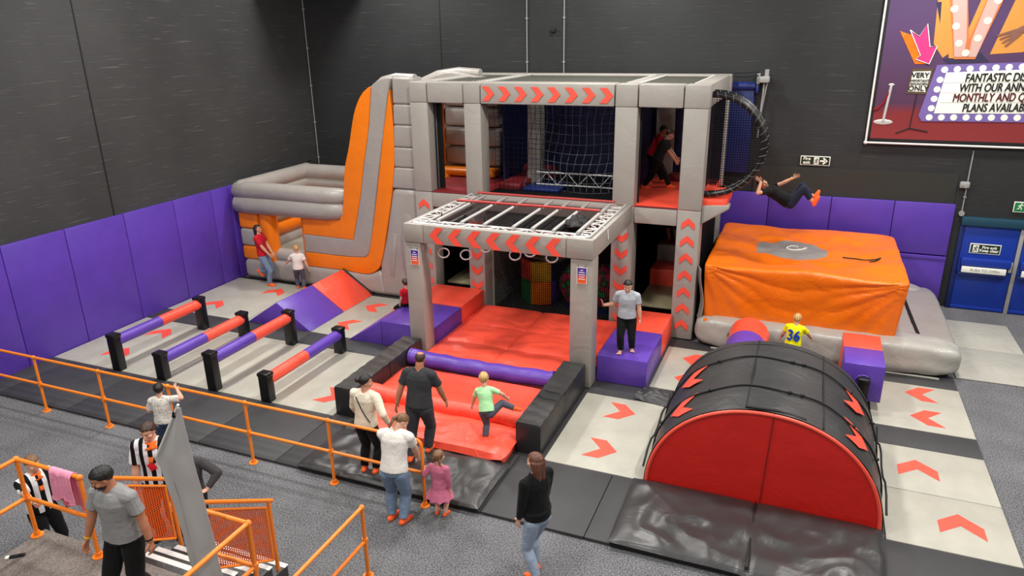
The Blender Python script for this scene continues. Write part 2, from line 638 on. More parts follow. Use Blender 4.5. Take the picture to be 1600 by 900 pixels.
# unseen box added under the roof to shade the corner walls
t = thing('corner_shade_box', 'unseen dark box added under the roof to shade the back left corner', 'light blocker', (-13.4, 17.9, 8.1))
part(t, 'shade_box', MB().box(-14.35, -12.0, 16.8, 18.9, 7.95, 8.85, 0.05), 'black_plastic')
part(t, 'shade_box_hanger', MB().cyl((-13.9, 17.6, 8.85), (-13.9, 17.6, ZC), 0.02).box(-12.9, -12.86, 17.58, 17.62, 8.85, ZC), 'pipe_grey')
# purple wall pads
edges = [7.4, 8.75, 10.12, 11.6, 13.05, 14.3, 14.95, 17.2]
ordn = ['at the front cut by the picture edge', 'behind the orange rail at the far left', 'beside the front hurdle', 'beside the far end of the first hurdle', 'beside the far white mat with two arrows', 'beside the back corner of the white mat', 'tucked behind the grey inflatable']
for i in range(len(edges) - 1):
    a, b_ = edges[i] + 0.006, edges[i + 1] - 0.006
    solo('wall_pad', MB().box(XL + 0.005, XL + 0.09, a, b_, 0.02, 2.62, 0.015), 'purple_pad', 'tall purple wall pad on the left wall, ' + ordn[i], 'wall pad', (XL + 0.05, (a + b_) / 2, 0.02), 'purple pads on the left wall')
bx = [-3.5, -2.1, -0.79, 0.66, 2.04, 3.3]
for i in range(5):
    a, b_ = bx[i] + 0.006, bx[i + 1] - 0.006
    w = ['behind the climbing frame', 'beside the round black hoops', 'behind the left half of the orange airbag', 'behind the right half of the orange airbag', 'nearest the blue fire door'][i]
    solo('wall_pad', MB().box(a, b_, YB - 0.12, YB - 0.035, 1.29, 2.52, 0.015), 'purple_pad', 'upper purple pad on the back wall, ' + w, 'wall pad', ((a + b_) / 2, YB - 0.08, 1.29), 'purple pads on the back wall')
    if i >= 3:
        solo('wall_pad', MB().box(a, b_, YB - 0.14, YB - 0.035, 0.14, 1.27, 0.015).box(a, b_, YB - 0.16, YB - 0.035, 1.18, 1.27, 0.01), 'purple_pad', 'lower purple pad on the back wall, ' + w, 'wall pad', ((a + b_) / 2, YB - 0.08, 0.14), 'purple pads on the back wall')

# ------------------------------------------------------------------ fire door and signs
def fire_door():
    y = YB - 0.05
    d = thing('door_1', None, None, (4.65, y, 0)); d['kind'] = 'structure'
    part(d, 'lintel', MB().box(3.47, 5.85, y - 0.1, y + 0.05, 2.06, 2.25, 0.01), 'teal_dark')
    part(d, 'frame', MB().box(3.47, 3.56, y - 0.04, y + 0.05, 0, 2.06, 0.005), 'door_dark')
    for k, (a, b_) in enumerate(((3.57, 4.66), (4.76, 5.85))):
        lf = part(d, 'leaf', MB().box(a, b_, y - 0.02, y + 0.03, 0.02, 2.05, 0.004).box(a, b_, y - 0.03, y, 0.02, 0.1, 0.003), 'door_blue')
        hz = MB().box(a + 0.03, b_ - 0.06, y - 0.17, y - 0.02, 1.12, 1.3, 0.02)
        part(lf, 'push_bar_housing', hz, 'door_blue')
        part(lf, 'push_bar', MB().box(a + 0.06, b_ - 0.14, y - 0.2, y - 0.16, 0.97, 1.11, 0.006), 'sign_white')
        part(lf, 'bar_tray', MB().box(a + 0.0, b_ - 0.1, y - 0.19, y - 0.02, 0.9, 0.96, 0.01), 'door_dark')
        part(lf, 'latch', MB().box(b_ - 0.09, b_ - 0.02, y - 0.12, y - 0.02, 1.02, 1.26, 0.01), 'pipe_grey')
        if k == 0:
            me = text_mesh('PUSH TO OPEN', 0.085)
            me.materials.clear(); me.materials.append(MATS['pipe_grey'])
            o = bpy.data.objects.new('lettering', me); COL.objects.link(o); o.parent = lf
            me.transform(Matrix.Translation(V((4.1, y - 0.203, 1.04)) - origin_of(lf)) @ Matrix.Rotation(R(90), 4, 'X'))
    part(d, 'mullion', MB().box(4.67, 4.75, y - 0.05, y + 0.03, 0, 2.06, 0.005), 'pipe_grey')


fire_door()


def running_man(mb, x, z, s, y, d=1):
    """pictogram man running towards +x (d=1)"""
    def seg(a, b_, r):
        mb.cyl((x + d * a[0] * s, y, z + a[1] * s), (x + d * b_[0] * s, y, z + b_[1] * s), r * s, seg=6)
    mb.ell((x + d * 0.1 * s, y, z + 0.42 * s), (0.09 * s, 0.004, 0.09 * s), u=12, v=8)
    seg((0.04, 0.28), (-0.06, 0.0), 0.075)
    seg((0.04, 0.28), (0.24, 0.2), 0.045); seg((0.24, 0.2), (0.34, 0.28), 0.04)
    seg((0.02, 0.27), (-0.2, 0.22), 0.045); seg((-0.2, 0.22), (-0.26, 0.06), 0.04)
    seg((-0.05, 0.0), (0.16, -0.12), 0.055); seg((0.16, -0.12), (0.1, -0.36), 0.05)
    seg((-0.07, 0.0), (-0.14, -0.22), 0.055); seg((-0.14, -0.22), (-0.36, -0.26), 0.05)


def sign(name, label, cx, cz, w, h, y, body, dark='sign_green'):
    t = thing(name, label, 'sign', (cx, y, cz))
    part(t, 'border', MB().box(cx - w / 2, cx + w / 2, y - 0.012, y, cz - h / 2, cz + h / 2, 0.003), 'sign_white')
    part(t, 'face', MB().box(cx - w / 2 + 0.018, cx + w / 2 - 0.018, y - 0.016, y - 0.01, cz - h / 2 + 0.018, cz + h / 2 - 0.018), dark)
    body(t, cx, cz, y - 0.02)
    return t


def body_a(t, cx, cz, y):
    text_part(t, 'lettering', 'Fire\nexit', 0.105, 'sign_white', (-0.19, -0.022, 0.0), space=0.85, bold=0.003)
    part(t, 'pictogram_panel', MB().box(cx - 0.03, cx + 0.085, y - 0.002, y + 0.003, cz - 0.085, cz + 0.085), 'sign_white')
    mb = MB(); running_man(mb, cx + 0.03, cz - 0.01, 0.15, y - 0.003)
    part(t, 'running_figure', mb, 'sign_green')
    mb = MB().box(cx + 0.11, cx + 0.24, y - 0.004, y + 0.002, cz - 0.02, cz + 0.02)
    mb.prism([(cx + 0.19, y, cz + 0.085), (cx + 0.285, y, cz), (cx + 0.19, y, cz - 0.085), (cx + 0.165, y, cz - 0.06), (cx + 0.225, y, cz), (cx + 0.165, y, cz + 0.06)], (0, -0.004, 0))
    part(t, 'arrow', mb, 'sign_white')


sign('fire_exit_sign', 'green and white fire exit sign with arrow above the purple pads', 0.18, 3.37, 0.67, 0.225, YB - 0.032, body_a)


def body_b(t, cx, cz, y):
    part(t, 'pictogram_panel', MB().box(cx - 0.25, cx - 0.13, y - 0.002, y + 0.003, cz - 0.085, cz + 0.085), 'sign_white')
    mb = MB(); running_man(mb, cx - 0.19, cz - 0.01, 0.15, y - 0.003)
    part(t, 'running_figure', mb, 'sign_green')
    text_part(t, 'lettering', 'Fire exit\nKeep clear', 0.088, 'sign_white', (0.08, -0.022, 0.0), space=0.85, bold=0.003)


sign('fire_exit_sign', 'green fire exit keep clear sign on the blue door', 4.05, 1.52, 0.62, 0.235, YB - 0.072, body_b)


def body_c(t, cx, cz, y):
    mb = MB(); running_man(mb, cx - 0.17, cz, 0.17, y - 0.003, 1)
    part(t, 'running_figure', mb, 'sign_white')
    part(t, 'arrow', MB().box(cx + 0.02, cx + 0.2, y - 0.004, y, cz - 0.02, cz + 0.02), 'sign_white')


sign('exit_sign', 'green running man sign over the blue door, cut by the picture edge', 4.73, 2.54, 0.6, 0.24, YB - 0.03, body_c, 'sign_green_bright')

# ------------------------------------------------------------------ banner
def banner():
    y = YB - 0.1
    x0, x1, z0, z1 = 1.27, 6.9, 3.93, 8.1
    t = thing('wall_banner', 'large purple and red advertising banner with marquee lights on a white tube frame', 'banner', ((x0 + x1) / 2, y, z0))
    part(t, 'sheet', MB().box(x0, x1, y, y + 0.01, z0, z1), 'banner_print')
    fr = MB()
    for a, b_ in (((x0 - 0.05, y, z0 - 0.07), (x0 - 0.05, y, z1)), ((x0 - 0.05, y, z0 - 0.07), (x1, y, z0 - 0.07))):
        fr.cyl(a, b_, 0.024, seg=10)
    fr.ell((x0 - 0.05, y, z0 - 0.07), (0.045, 0.045, 0.045))
    part(t, 'frame_tube', fr, 'white_paint')
    part(t, 'dark_hem', MB().box(x0 - 0.03, x0 + 0.03, y - 0.004, y, z0, z1).box(x0, x1, y - 0.004, y, z0 - 0.03, z0 + 0.035), 'black')

    def P(x, z, d=0.0):
        return V((x, y - 0.004 - d, z))

    def poly(name, pts, mt, d=0.0, th=0.004):
        part(t, name, MB().prism([P(a, b_, d) for a, b_ in pts], (0, -th, 0)), mt)
    # marquee sign: box, lamps, white board
    poly('marquee_box', [(2.22, 4.5), (2.3, 4.38), (6.6, 4.45), (6.6, 5.75), (2.42, 5.6)], 'm_marquee', 0.0, 0.012)
    poly('marquee_board', [(2.52, 4.56), (6.4, 4.64), (6.4, 5.62), (2.62, 5.44)], 'sign_white', 0.013)
    for k in range(3):
        z = 5.215 - k * 0.212
        poly('board_groove', [(2.6, z), (6.3, z + 0.07), (6.3, z + 0.078), (2.6, z + 0.008)], 'pipe_grey', 0.016, 0.002)
    lamps = []
    for k in range(14):
        lamps.append((2.44 + k * 0.24, 4.47 + k * 0.005))
        lamps.append((2.58 + k * 0.24, 5.5 + k * 0.011))
    for k in range(4):
        lamps.append((2.45 + k * 0.025, 4.67 + k * 0.205))
    for a, b_ in lamps:
        part(t, 'marquee_lamp', MB().cyl(P(a, b_, 0.012), P(a, b_, 0.018), 0.068, seg=18), 'sign_white')
    rot = Matrix.Rotation(R(-1.6), 4, 'Y') @ Matrix.Rotation(R(90), 4, 'X')
    o = V(((x0 + x1) / 2, y, z0))
    for k, (tx, mt, xx) in enumerate((('FANTASTIC DISCOUNTS', 'ink', 3.0), ('WITH OUR ANNUAL PASS', 'ink', 2.92), ('MONTHLY AND QUARTERLY', 'ink_red', 2.83), ('PLANS AVAILABLE', 'ink', 3.05))):
        text_part(t, 'board_lettering', tx, 0.245, mt, V((xx, y - 0.03, 5.32 - k * 0.212 + 0.0)) - o, rot, align='LEFT', xs=0.66, shear=0.14, depth=0.004, bold=0.0055)
    # letters V I P as marquee shapes
    def letter(shape, dx, bulbs):
        for q in shape:
            poly('marquee_letter_side', [(a + dx - 0.10, b_ + 0.02) for a, b_ in q], 'm_letter_side', 0.0, 0.004)
            poly('marquee_letter', [(a + dx, b_) for a, b_ in q], 'm_letter', 0.008, 0.004)
            cx = sum(a for a, b_ in q) / len(q); cz = sum(b_ for a, b_ in q) / len(q)
            poly('marquee_letter_face', [(cx + dx + (a - cx) * 0.8, cz + (b_ - cz) * 0.94) for a, b_ in q], 'm_letter_face', 0.013, 0.003)
        for a, b_ in bulbs:
            part(t, 'letter_bulb', MB().cyl(P(a + dx, b_, 0.016), P(a + dx, b_, 0.02), 0.075, seg=16), 'm_bulb')
    vq = [[(2.3, 7.6), (2.66, 7.6), (2.94, 6.1), (2.94, 5.72), (2.72, 5.72)], [(2.94, 5.72), (2.94, 6.1), (3.3, 7.6), (3.62, 7.6), (3.12, 5.72)]]
    letter(vq, 0, [(2.47, 7.1), (2.56, 6.75), (2.65, 6.4), (2.76, 6.05), (2.92, 5.85), (3.1, 6.15), (3.22, 6.5), (3.34, 6.9), (3.44, 7.25)])
    letter([[(4.05, 5.85), (4.4, 5.85), (4.4, 7.6), (4.05, 7.6)]], 0, [(4.22, 6.0 + k * 0.27) for k in range(6)])
    letter([[(4.75, 5.9), (5.05, 5.9), (5.05, 7.6), (4.75, 7.6)], [(5.05, 6.6), (5.6, 6.8), (5.6, 7.6), (5.05, 7.6)]], 0, [(4.9, 6.1 + k * 0.3) for k in range(5)])
    # deep orange flanks and dark undersides of the big letters
    poly('marquee_letter_side', [(2.18, 7.6), (2.3, 7.6), (2.62, 5.85), (2.5, 5.75), (2.28, 6.05)], 'm_letter_side', -0.002, 0.003)
    poly('marquee_letter_side', [(3.38, 5.82), (3.98, 5.86), (4.05, 7.0), (3.7, 7.1)], 'm_letter_side', -0.002, 0.003)
    poly('letter_shadow', [(2.5, 5.72), (2.62, 5.62), (3.4, 5.66), (3.2, 5.86)], 'm_shade_blue', -0.003, 0.002)
    poly('letter_shadow', [(2.2, 6.9), (2.3, 6.9), (2.34, 6.45)], 'm_shade_blue', -0.001, 0.003)
    # pink neon arrow
    poly('arrow_side', [(1.58, 6.32), (1.86, 6.22), (2.2, 5.62), (1.98, 5.62)], 'orange_vinyl', 0.0)
    ar = [(1.78, 6.34), (1.98, 6.2), (2.1, 6.46), (2.22, 5.98), (2.36, 6.0), (2.26, 5.62), (1.98, 5.72), (2.06, 5.8)]
    poly('arrow_face', ar, 'm_pink', 0.006)
    mb = MB().tube([P(a, b_, 0.014) for a, b_ in ar], 0.011, 6, closed=True)
    part(t, 'arrow_outline', mb, 'sign_white')
    # framed notice on a stand
    poly('notice_frame', [(1.9, 4.98), (2.32, 4.97), (2.36, 5.53), (1.94, 5.52)], 'm_notice_frame', 0.004)
    poly('notice_card', [(1.935, 5.03), (2.285, 5.02), (2.32, 5.47), (1.97, 5.46)], 'sign_white', 0.01)
    for k, (tx, sz) in enumerate((('VERY', 0.15), ('IMPORTANT', 0.066), ('BOUNCERS', 0.066), ('ONLY', 0.15))):
        text_part(t, 'notice_lettering', tx, sz, 'ink', V((2.125, y - 0.03, 5.38 - (0, 0.115, 0.185, 0.285)[k])) - o, align='CENTER', depth=0.006, bold=(0.004, 0.002, 0.002, 0.004)[k])
    part(t, 'notice_stand', MB().cyl(P(2.12, 4.97, 0.004), P(2.08, 4.2, 0.004), 0.01, seg=6).cyl(P(2.08, 4.22, 0.004), P(1.82, 4.1, 0.004), 0.014, seg=6).cyl(P(2.08, 4.22, 0.004), P(2.46, 4.15, 0.004), 0.014, seg=6), 'black')
    # rope post
    part(t, 'rope_post', MB().cyl(P(1.58, 5.15, 0.004), P(1.52, 4.36, 0.004), 0.03, seg=10).ell(P(1.58, 5.17, 0.004), (0.06, 0.012, 0.03)).ell(P(1.52, 4.34, 0.004), (0.2, 0.01, 0.06)), 'alu')
    part(t, 'rope', MB().tube([P(1.56, 5.0, 0.008), P(1.48, 4.78, 0.008), P(1.38, 4.64, 0.008), P(1.29, 4.6, 0.008)], 0.022, 8), 'c_maroon')
    # painted hand pointing at the letters
    mb = MB().cap(P(4.3, 6.5, 0.02), 0.11, P(3.85, 6.3, 0.02), 0.07)
    for k in range(4):
        mb.cap(P(3.85, 6.33 - k * 0.035, 0.02), 0.03, P(3.46 + k * 0.06, 6.2 - k * 0.07, 0.02), 0.02)
    for v in mb.bm.verts:
        v.co.y = y - 0.02 + (v.co.y - (y - 0.024)) * 0.06
    part(t, 'pictured_hand', mb, 'm_hand')


new_mat('m_shade_blue', (40, 34, 66), 0.6)
new_mat('m_letter', (196, 110, 60), 0.6)
new_mat('m_notice_frame', (84, 66, 46), 0.6)
new_mat('m_marquee', (112, 94, 160), 0.6)
new_mat('m_letter_side', (206, 140, 60), 0.6)
new_mat('m_letter_face', (196, 160, 150), 0.6)
new_mat('m_bulb', (226, 208, 196), 0.5)
new_mat('m_pink', (200, 48, 120), 0.5)
new_mat('m_hand', (128, 84, 70), 0.6)
banner()

# ------------------------------------------------------------------ floor mats
def mat_thing(name, mt, x0, x1, y0, y1, z1, label, group, arrows=(), z0=0.0, bev=0.012):
    t = solo(name, MB().box(x0 + 0.004, x1 - 0.004, y0 + 0.004, y1 - 0.004, z0, z1, bev), mt, label, 'floor mat', ((x0 + x1) / 2, (y0 + y1) / 2, z0), group)
    for ax, ay, dx, dy in arrows:
        part(t, 'arrow', chevron(MB(), (ax, ay, z1), (dx, dy, 0), (-dy, dx, 0), 1.0, (0, 0, 1)), 'red_flat', smooth=False)
    return t


ZM = 0.05
GW = 'white arrow mats'
W_ = 'white_floor_mat'
nearl = [(-14.4, -12.5), (-12.5, -11.32), (-11.32, -10.02), (-10.02, -8.74), (-8.74, -7.3)]
nl = ['under the first hurdle by the wall, with two red arrows', 'between the first and second hurdles', 'between the second and third hurdles', 'between the third and last hurdles', 'beside the long black block, arrow partly hidden']
na = [[(-13.25, 11.05, 0, 1), (-13.25, 9.9, 0, 1)], [], [], [], [(-7.75, 9.87, 1, 0)]]
for (a, b_), l, ar in zip(nearl, nl, na):
    mat_thing(W_, 'white_mat', a, b_, 9.25, 11.67, ZM, 'white floor mat ' + l, GW, ar)
mat_thing(W_, 'white_mat', -14.4, -12.0, 12.3, 14.86, ZM, 'white floor mat with two red arrows beside the purple wall pads', GW, [(-12.62, 14.22, 0, 1), (-13.48, 12.95, 0, 1)])
mat_thing(W_, 'white_mat', -12.0, -10.05, 12.3, 14.86, ZM, 'white floor mat under the purple and red ramp', GW)
mat_thing(W_, 'white_mat', -10.05, -8.0, 12.3, 14.86, ZM, 'white floor mat with two arrows between the ramp and the foam step', GW, [(-9.53, 12.96, -1, 0), (-9.52, 14.13, -1, 0)])
mat_thing(W_, 'white_mat', -3.33, -1.7, 9.25, 11.67, ZM, 'white floor mat with two right-pointing arrows left of the tunnel', GW, [(-2.56, 11.17, 1, 0), (-2.56, 9.87, 1, 0)])
mat_thing(W_, 'white_mat', -2.3, -0.9, 12.3, 14.3, ZM, 'white floor mat behind the tunnel at the foot of the arrowed post', GW, [(-1.66, 13.78, -1, 0), (-1.66, 12.85, -1, 0)])
mat_thing(W_, 'white_mat', 1.52, 3.07, 12.3, 14.1, ZM, 'white floor mat right of the hanging box, two left-pointing arrows', GW, [(2.41, 13.72, -1, 0), (2.41, 12.8, -1, 0)])
mat_thing(W_, 'white_mat', 1.52, 3.07, 10.38, 11.67, ZM, 'white floor mat beside the tunnel, farther of the two', GW, [(2.08, 11.03, 0, 1)])
mat_thing(W_, 'white_mat', 1.52, 3.07, 9.09, 10.38, ZM, 'white floor mat beside the tunnel, nearest the picture corner', GW, [(2.47, 9.74, 0, 1)])
mat_thing('grey_sheet_mat', 'sheet_mat', 3.12, 4.62, 14.78, 16.4, 0.025, 'thin creased grey mat right of the inflatable, nearer half', 'thin grey mats by the fire door')
mat_thing('grey_sheet_mat', 'sheet_mat', 3.12, 4.58, 16.4, 18.05, 0.025, 'thin creased grey mat nearest the fire door', 'thin grey mats by the fire door')
# dark mats
D_ = 'dark_floor_mat'
GD = 'dark grey mats along the edges'
dx = [-14.45, -13.9, -12.05, -10.5, -8.9, -7.3, -5.3, -3.72, -2.2, -0.5, 1.2, 3.07]
names = ['at the left wall under the rail', 'at the far left rail posts', 'left of the boy at the rail', 'behind the boy at the rail', 'behind the grey flag', 'in front of the last hurdle', 'under the left part of the crash mat', 'under the right part of the crash mat', 'beside the crash mat, behind the woman in black', 'in front of the tunnel, left', 'in front of the tunnel, right']
for i in range(len(dx) - 1):
    mat_thing(D_, 'dark_mat', dx[i], dx[i + 1], 7.7, 9.25 if i < 10 else 9.09, ZM, 'dark grey floor mat ' + names[i], GD)
for a, b_, l in ((-14.45, -12.0, 'between the rows of white mats by the wall'), (-12.0, -10.0, 'behind the middle hurdles'), (-10.0, -7.3, 'behind the last hurdle'), (-3.33, -1.2, 'between the purple step and the lane of arrows'), (-1.2, 1.52, 'behind the tunnel'), (1.52, 3.07, 'between two white mats by the right edge')):
    mat_thing(D_, 'dark_mat', a, b_, 11.67, 12.3, ZM, 'dark grey mat strip ' + l, GD)
mat_thing(D_, 'dark_mat', -7.3, -3.33, 9.25, 12.3, 0.03, 'dark mat under the red bouncing bed', GD)
mat_thing(D_, 'dark_mat', -7.9, -2.3, 12.3, 18.8, 0.03, 'dark mat under the climbing frame', GD)
mat_thing(D_, 'dark_mat', -2.3, 3.07, 14.1, 14.75, 0.04, 'dark mat strip in front of the grey inflatable', GD)
mat_thing(D_, 'dark_mat', -0.9, 1.52, 12.3, 14.1, 0.045, 'dark mat under the two hanging drums', GD)

# ------------------------------------------------------------------ hurdles
def hurdle(x, h, near_purple, label):
    t = thing('roller_hurdle', label, 'hurdle', (x, 10.45, ZM), 'padded roller hurdles')
    for y in (9.3, 11.58):
        p = part(t, 'post', MB().box(x - 0.105, x + 0.105, y - 0.085, y + 0.085, ZM, ZM + h, 0.012), 'black_plastic')
        part(p, 'cap', MB().box(x - 0.12, x + 0.12, y - 0.1, y + 0.1, ZM + h - 0.05, ZM + h + 0.03, 0.025), 'black_plastic')
    z = ZM + h - 0.14
    ca, cb = ('purple_vinyl', 'red_vinyl') if near_purple else ('red_vinyl', 'purple_vinyl')
    part(t, 'roller_sleeve', MB().cyl((x, 9.36, z), (x, 10.44, z), 0.115, seg=20).displace(0.008, 9, x), ca, label='near half of the roller')
    part(t, 'roller_sleeve', MB().cyl((x, 10.44, z), (x, 11.52, z), 0.115, seg=20).displace(0.008, 9, x), cb, label='far half of the roller')


hurdle(-12.52, 0.76, True, 'high hurdle with purple and red roller, nearest the purple wall pads')
hurdle(-11.32, 0.55, True, 'low hurdle with purple and red roller, second from the wall')
hurdle(-10.02, 0.76, True, 'high hurdle with purple and red roller, third from the wall')
hurdle(-8.75, 0.55, False, 'low hurdle with red near half and purple far half, beside the black block')

# ------------------------------------------------------------------ A-shaped ramp
def ramp_aframe():
    t = thing('foam_ramp', 'purple and red foam ramp shaped like a low roof', 'foam ramp', (-10.95, 13.6, ZM))
    for nm, y0, y1, mt in (('front_wedge', 12.28, 13.62, 'purple_vinyl'), ('back_wedge', 13.63, 14.9, 'red_vinyl')):
        part(t, nm, MB().prism([(-11.85, y0, ZM), (-10.05, y0, ZM), (-10.93, y0, 0.65)], (0, y1 - y0, 0), 0.02), mt)
    part(t, 'edge_strap', MB().tube([(-10.93, 14.93, 0.66), (-10.05, 14.93, 0.07)], 0.02, 6).box(-10.12, -10.02, 14.86, 14.95, 0.05, 0.12), 'black')


ramp_aframe()

# ------------------------------------------------------------------ foam steps either side of the red bed
def step_left():
    t = thing('foam_step_block', 'purple and red foam step with a sloped side, left of the red bed', 'foam block', (-7.6, 13.4, ZM))
    part(t, 'front_block', MB().box(-8.1, -6.82, 12.2, 13.55, ZM, 0.62, 0.025), 'purple_vinyl', label='purple front block')
    part(t, 'back_block', MB().box(-8.1, -6.82, 13.56, 14.78, ZM, 0.63, 0.025), 'red_vinyl', label='red back block')
    part(t, 'side_slope', MB().prism([(-8.98, 12.22, ZM), (-8.11, 12.22, ZM), (-8.11, 12.22, 0.61)], (0, 1.33, 0), 0.012), 'purple_vinyl')
    part(t, 'side_slope', MB().prism([(-8.98, 13.56, ZM), (-8.11, 13.56, ZM), (-8.11, 13.56, 0.61)], (0, 1.2, 0), 0.012), 'red_vinyl')


def step_right():
    t = thing('foam_step_block', 'purple and red foam step that the boy in grey stands on', 'foam block', (-2.85, 13.4, ZM))
    part(t, 'front_block', MB().box(-3.3, -2.33, 12.18, 13.62, ZM, 0.6, 0.025), 'purple_vinyl', label='purple front block')
    part(t, 'back_block', MB().box(-3.3, -2.33, 13.63, 14.78, ZM, 0.6, 0.025), 'red_vinyl', label='red back block')


step_left()
step_right()

# ------------------------------------------------------------------ red bouncing bed with black side blocks and rollers
def block(x0, x1, label):
    t = thing('black_side_block', label, 'foam block', ((x0 + x1) / 2, 10.6, 0.03), 'black blocks along the red bed')
    part(t, 'near_pad', MB().box(x0, x1, 9.33, 10.55, 0.03, 0.57, 0.018).displace(0.006, 7), 'black_pad')
    part(t, 'far_pad', MB().box(x0, x1, 10.56, 11.78, 0.03, 0.57, 0.018).displace(0.006, 7, 2), 'black_pad')
    g = MB().grid(10, 40, lambda u, v: (x0 + 0.01 + u * (x1 - x0 - 0.02), 9.34 + v * 2.43, 0.575 + 0.007 * math.sin(v * 60 + u * 3 + 2 * noise.noise(V((u * 2, v * 9, 0))))), 0.004)
    part(t, 'top_cover', g, 'tunnel_black')


block(-7.28, -6.87, 'long black block along the left side of the red bed')
block(-3.83, -3.4, 'long black block along the right side of the red bed')


def red_bed():
    t = thing('bouncing_bed', 'red padded bouncing bed between the two black blocks', 'bouncing bed', (-5.3, 11.5, 0.03))
    def quilt(x0, x1, y0, y1, z, seed, bul=0.02, amp=0.045):
        def f(u, v):
            e = (1 - (2 * u - 1) ** 6) * (1 - (2 * v - 1) ** 6)
            x = x0 + u * (x1 - x0); y = y0 + v * (y1 - y0)
            n = noise.noise(V((x * 1.6, y * 1.6, seed))) * amp + (0.3 - abs(noise.noise(V((x * 2.5 + y, y * 3 - x * 0.6, seed + 9))))) * amp * 1.0
            return (x, y, z - 0.06 + (0.06 + bul) * max(0, e) ** 0.22 + n * e)
        return MB().grid(30, 30, f, -0.08)
    bed = [(-6.5, -3.85, 8.82, 9.62, 0.22), (-6.84, -3.86, 9.9, 10.98, 0.25), (-6.78, -5.31, 11.62, 12.5, 0.2), (-5.29, -3.8, 11.62, 12.5, 0.2), (-6.78, -5.31, 12.51, 13.5, 0.2), (-5.29, -3.42, 12.51, 13.5, 0.2), (-6.78, -5.31, 13.51, 14.7, 0.2), (-5.29, -3.42, 13.51, 14.7, 0.2)]
    lab = ['front red panel', 'red panel between the rollers', 'near left panel under the bar frame', 'near right panel under the bar frame', 'middle left panel under the bar frame', 'middle right panel under the bar frame', 'far left panel under the bar frame', 'far right panel under the bar frame']
    for i, b_ in enumerate(bed):
        part(t, 'panel', quilt(*b_, i * 3.3), 'red_vinyl', label=lab[i])
    part(t, 'skirt', MB().box(-6.86, -3.84, 9.34, 11.8, 0.03, 0.12, 0.03), 'dark_red')  # dark red paints in the shade of the gaps by the rollers
    part(t, 'skirt', MB().box(-6.5, -3.86, 8.86, 9.4, 0.03, 0.15, 0.03), 'red_vinyl')


red_bed()


def bed_roller(y, z, mt, label, r=0.155):
    t = thing('bed_roller', label, 'roller', (-5.3, y, z - r), 'rollers across the red bed')
    n = 24
    pts = [(-6.85 + 3.0 * k / n, y + 0.015 * math.sin(k * 1.3), z - 0.035 * math.sin(math.pi * k / n)) for k in range(n + 1)]
    part(t, 'sleeve', MB().tube(pts, r, 22).displace(0.012, 6, y), mt)
    for k in range(2):
        x = -6.82 if k == 0 else -3.88
        part(t, 'end_cap', MB().cyl((x - 0.02, y, z), (x + 0.02, y, z), r + 0.008, seg=22), mt)


bed_roller(11.28, 0.40, 'purple_vinyl', 'purple roller across the back of the red bed')
bed_roller(9.78, 0.36, 'red_vinyl', 'red roller across the front of the red bed')

# ------------------------------------------------------------------ black crash mats
def crash(name, label, x0, x1, y0, y1, zf, seed, amp=0.03, seam=None):
    """zf(u,v): top height; wrinkled cover over soft foam"""
    def f(u, v):
        x = x0 + u * (x1 - x0); y = y0 + v * (y1 - y0)
        e = min(1.0, 9 * min(u, 1 - u)) * min(1.0, 7 * min(v, 1 - v))
        n = noise.noise(V((x * 1.5 + y, y * 1.7 - x * 0.7, seed)))
        n2 = abs(noise.noise(V((x * 2.2 - y * 1.6, y * 2.0 + x * 1.3, seed + 5))))
        dip = 0.0
        if seam is not None:
            dip = 0.05 * math.exp(-((x - seam) / 0.03) ** 2)
        return (x + 0.02 * n, y + 0.02 * n2, zf(u, v) * (0.55 + 0.45 * max(0, e) ** 0.4) + amp * (n * 0.7 + (0.25 - n2) * 1.1) * max(0.25, e) - dip)
    t = thing(name, label, 'crash mat', ((x0 + x1) / 2, (y0 + y1) / 2, ZM))
    part(t, 'cover', MB().grid(70, 50, f, -0.012), 'black_crash', ang=80)
    part(t, 'foam_base', MB().box(x0 + 0.015, x1 - 0.015, y0 + 0.015, y1 - 0.015, 0.02, min(zf(0.5, 0.05), zf(0.5, 0.95)) * 0.6, 0.02), 'black')
    if seam is not None:
        part(t, 'zip', MB().box(seam - 0.012, seam + 0.012, y0 + 0.05, y1 - 0.05, zf(0.5, 0.5) - 0.04, zf(0.5, 0.5) + 0.004), 'black')
    return t


crash('crash_mat', 'wrinkled black crash mat in front of the red bed', -6.84, -3.74, 7.66, 8.86, lambda u, v: 0.17, 1.0, 0.05)
crash('crash_mat', 'wrinkled black crash mat in front of the tunnel', -1.86, 1.46, 7.66, 9.16, lambda u, v: 0.17 + 0.03 * v, 4.0, 0.055, seam=-0.13)
fl = MB().grid(24, 24, lambda u, v: (-2.45 + u * 0.75 + 0.1 * v, 11.7 + v * 0.5 - 0.12 * u, 0.06 + 0.16 * (1 - u) * abs(noise.noise(V((u * 3, v * 4, 2)))) + 0.10 * math.sin(u * 3.1) * math.sin(v * 3.1)), 0.006)
solo('folded_sheet', fl, 'tunnel_black', 'crumpled black sheet by the purple step left of the tunnel', 'sheet', (-2.1, 11.9, 0.05))
fl = MB().grid(24, 24, lambda u, v: (-6.85 + u * 0.6, 8.8 + v * 0.5, 0.06 + 0.14 * math.sin(v * 3.1) * (0.4 + 0.6 * abs(noise.noise(V((u * 5, v * 5, 7))))) + 0.05 * noise.noise(V((u * 7, v * 6, 1)))), 0.006)
solo('folded_sheet', fl, 'black_crash', 'crumpled black cover by the end of the left black block', 'sheet', (-6.6, 9.0, 0.05))

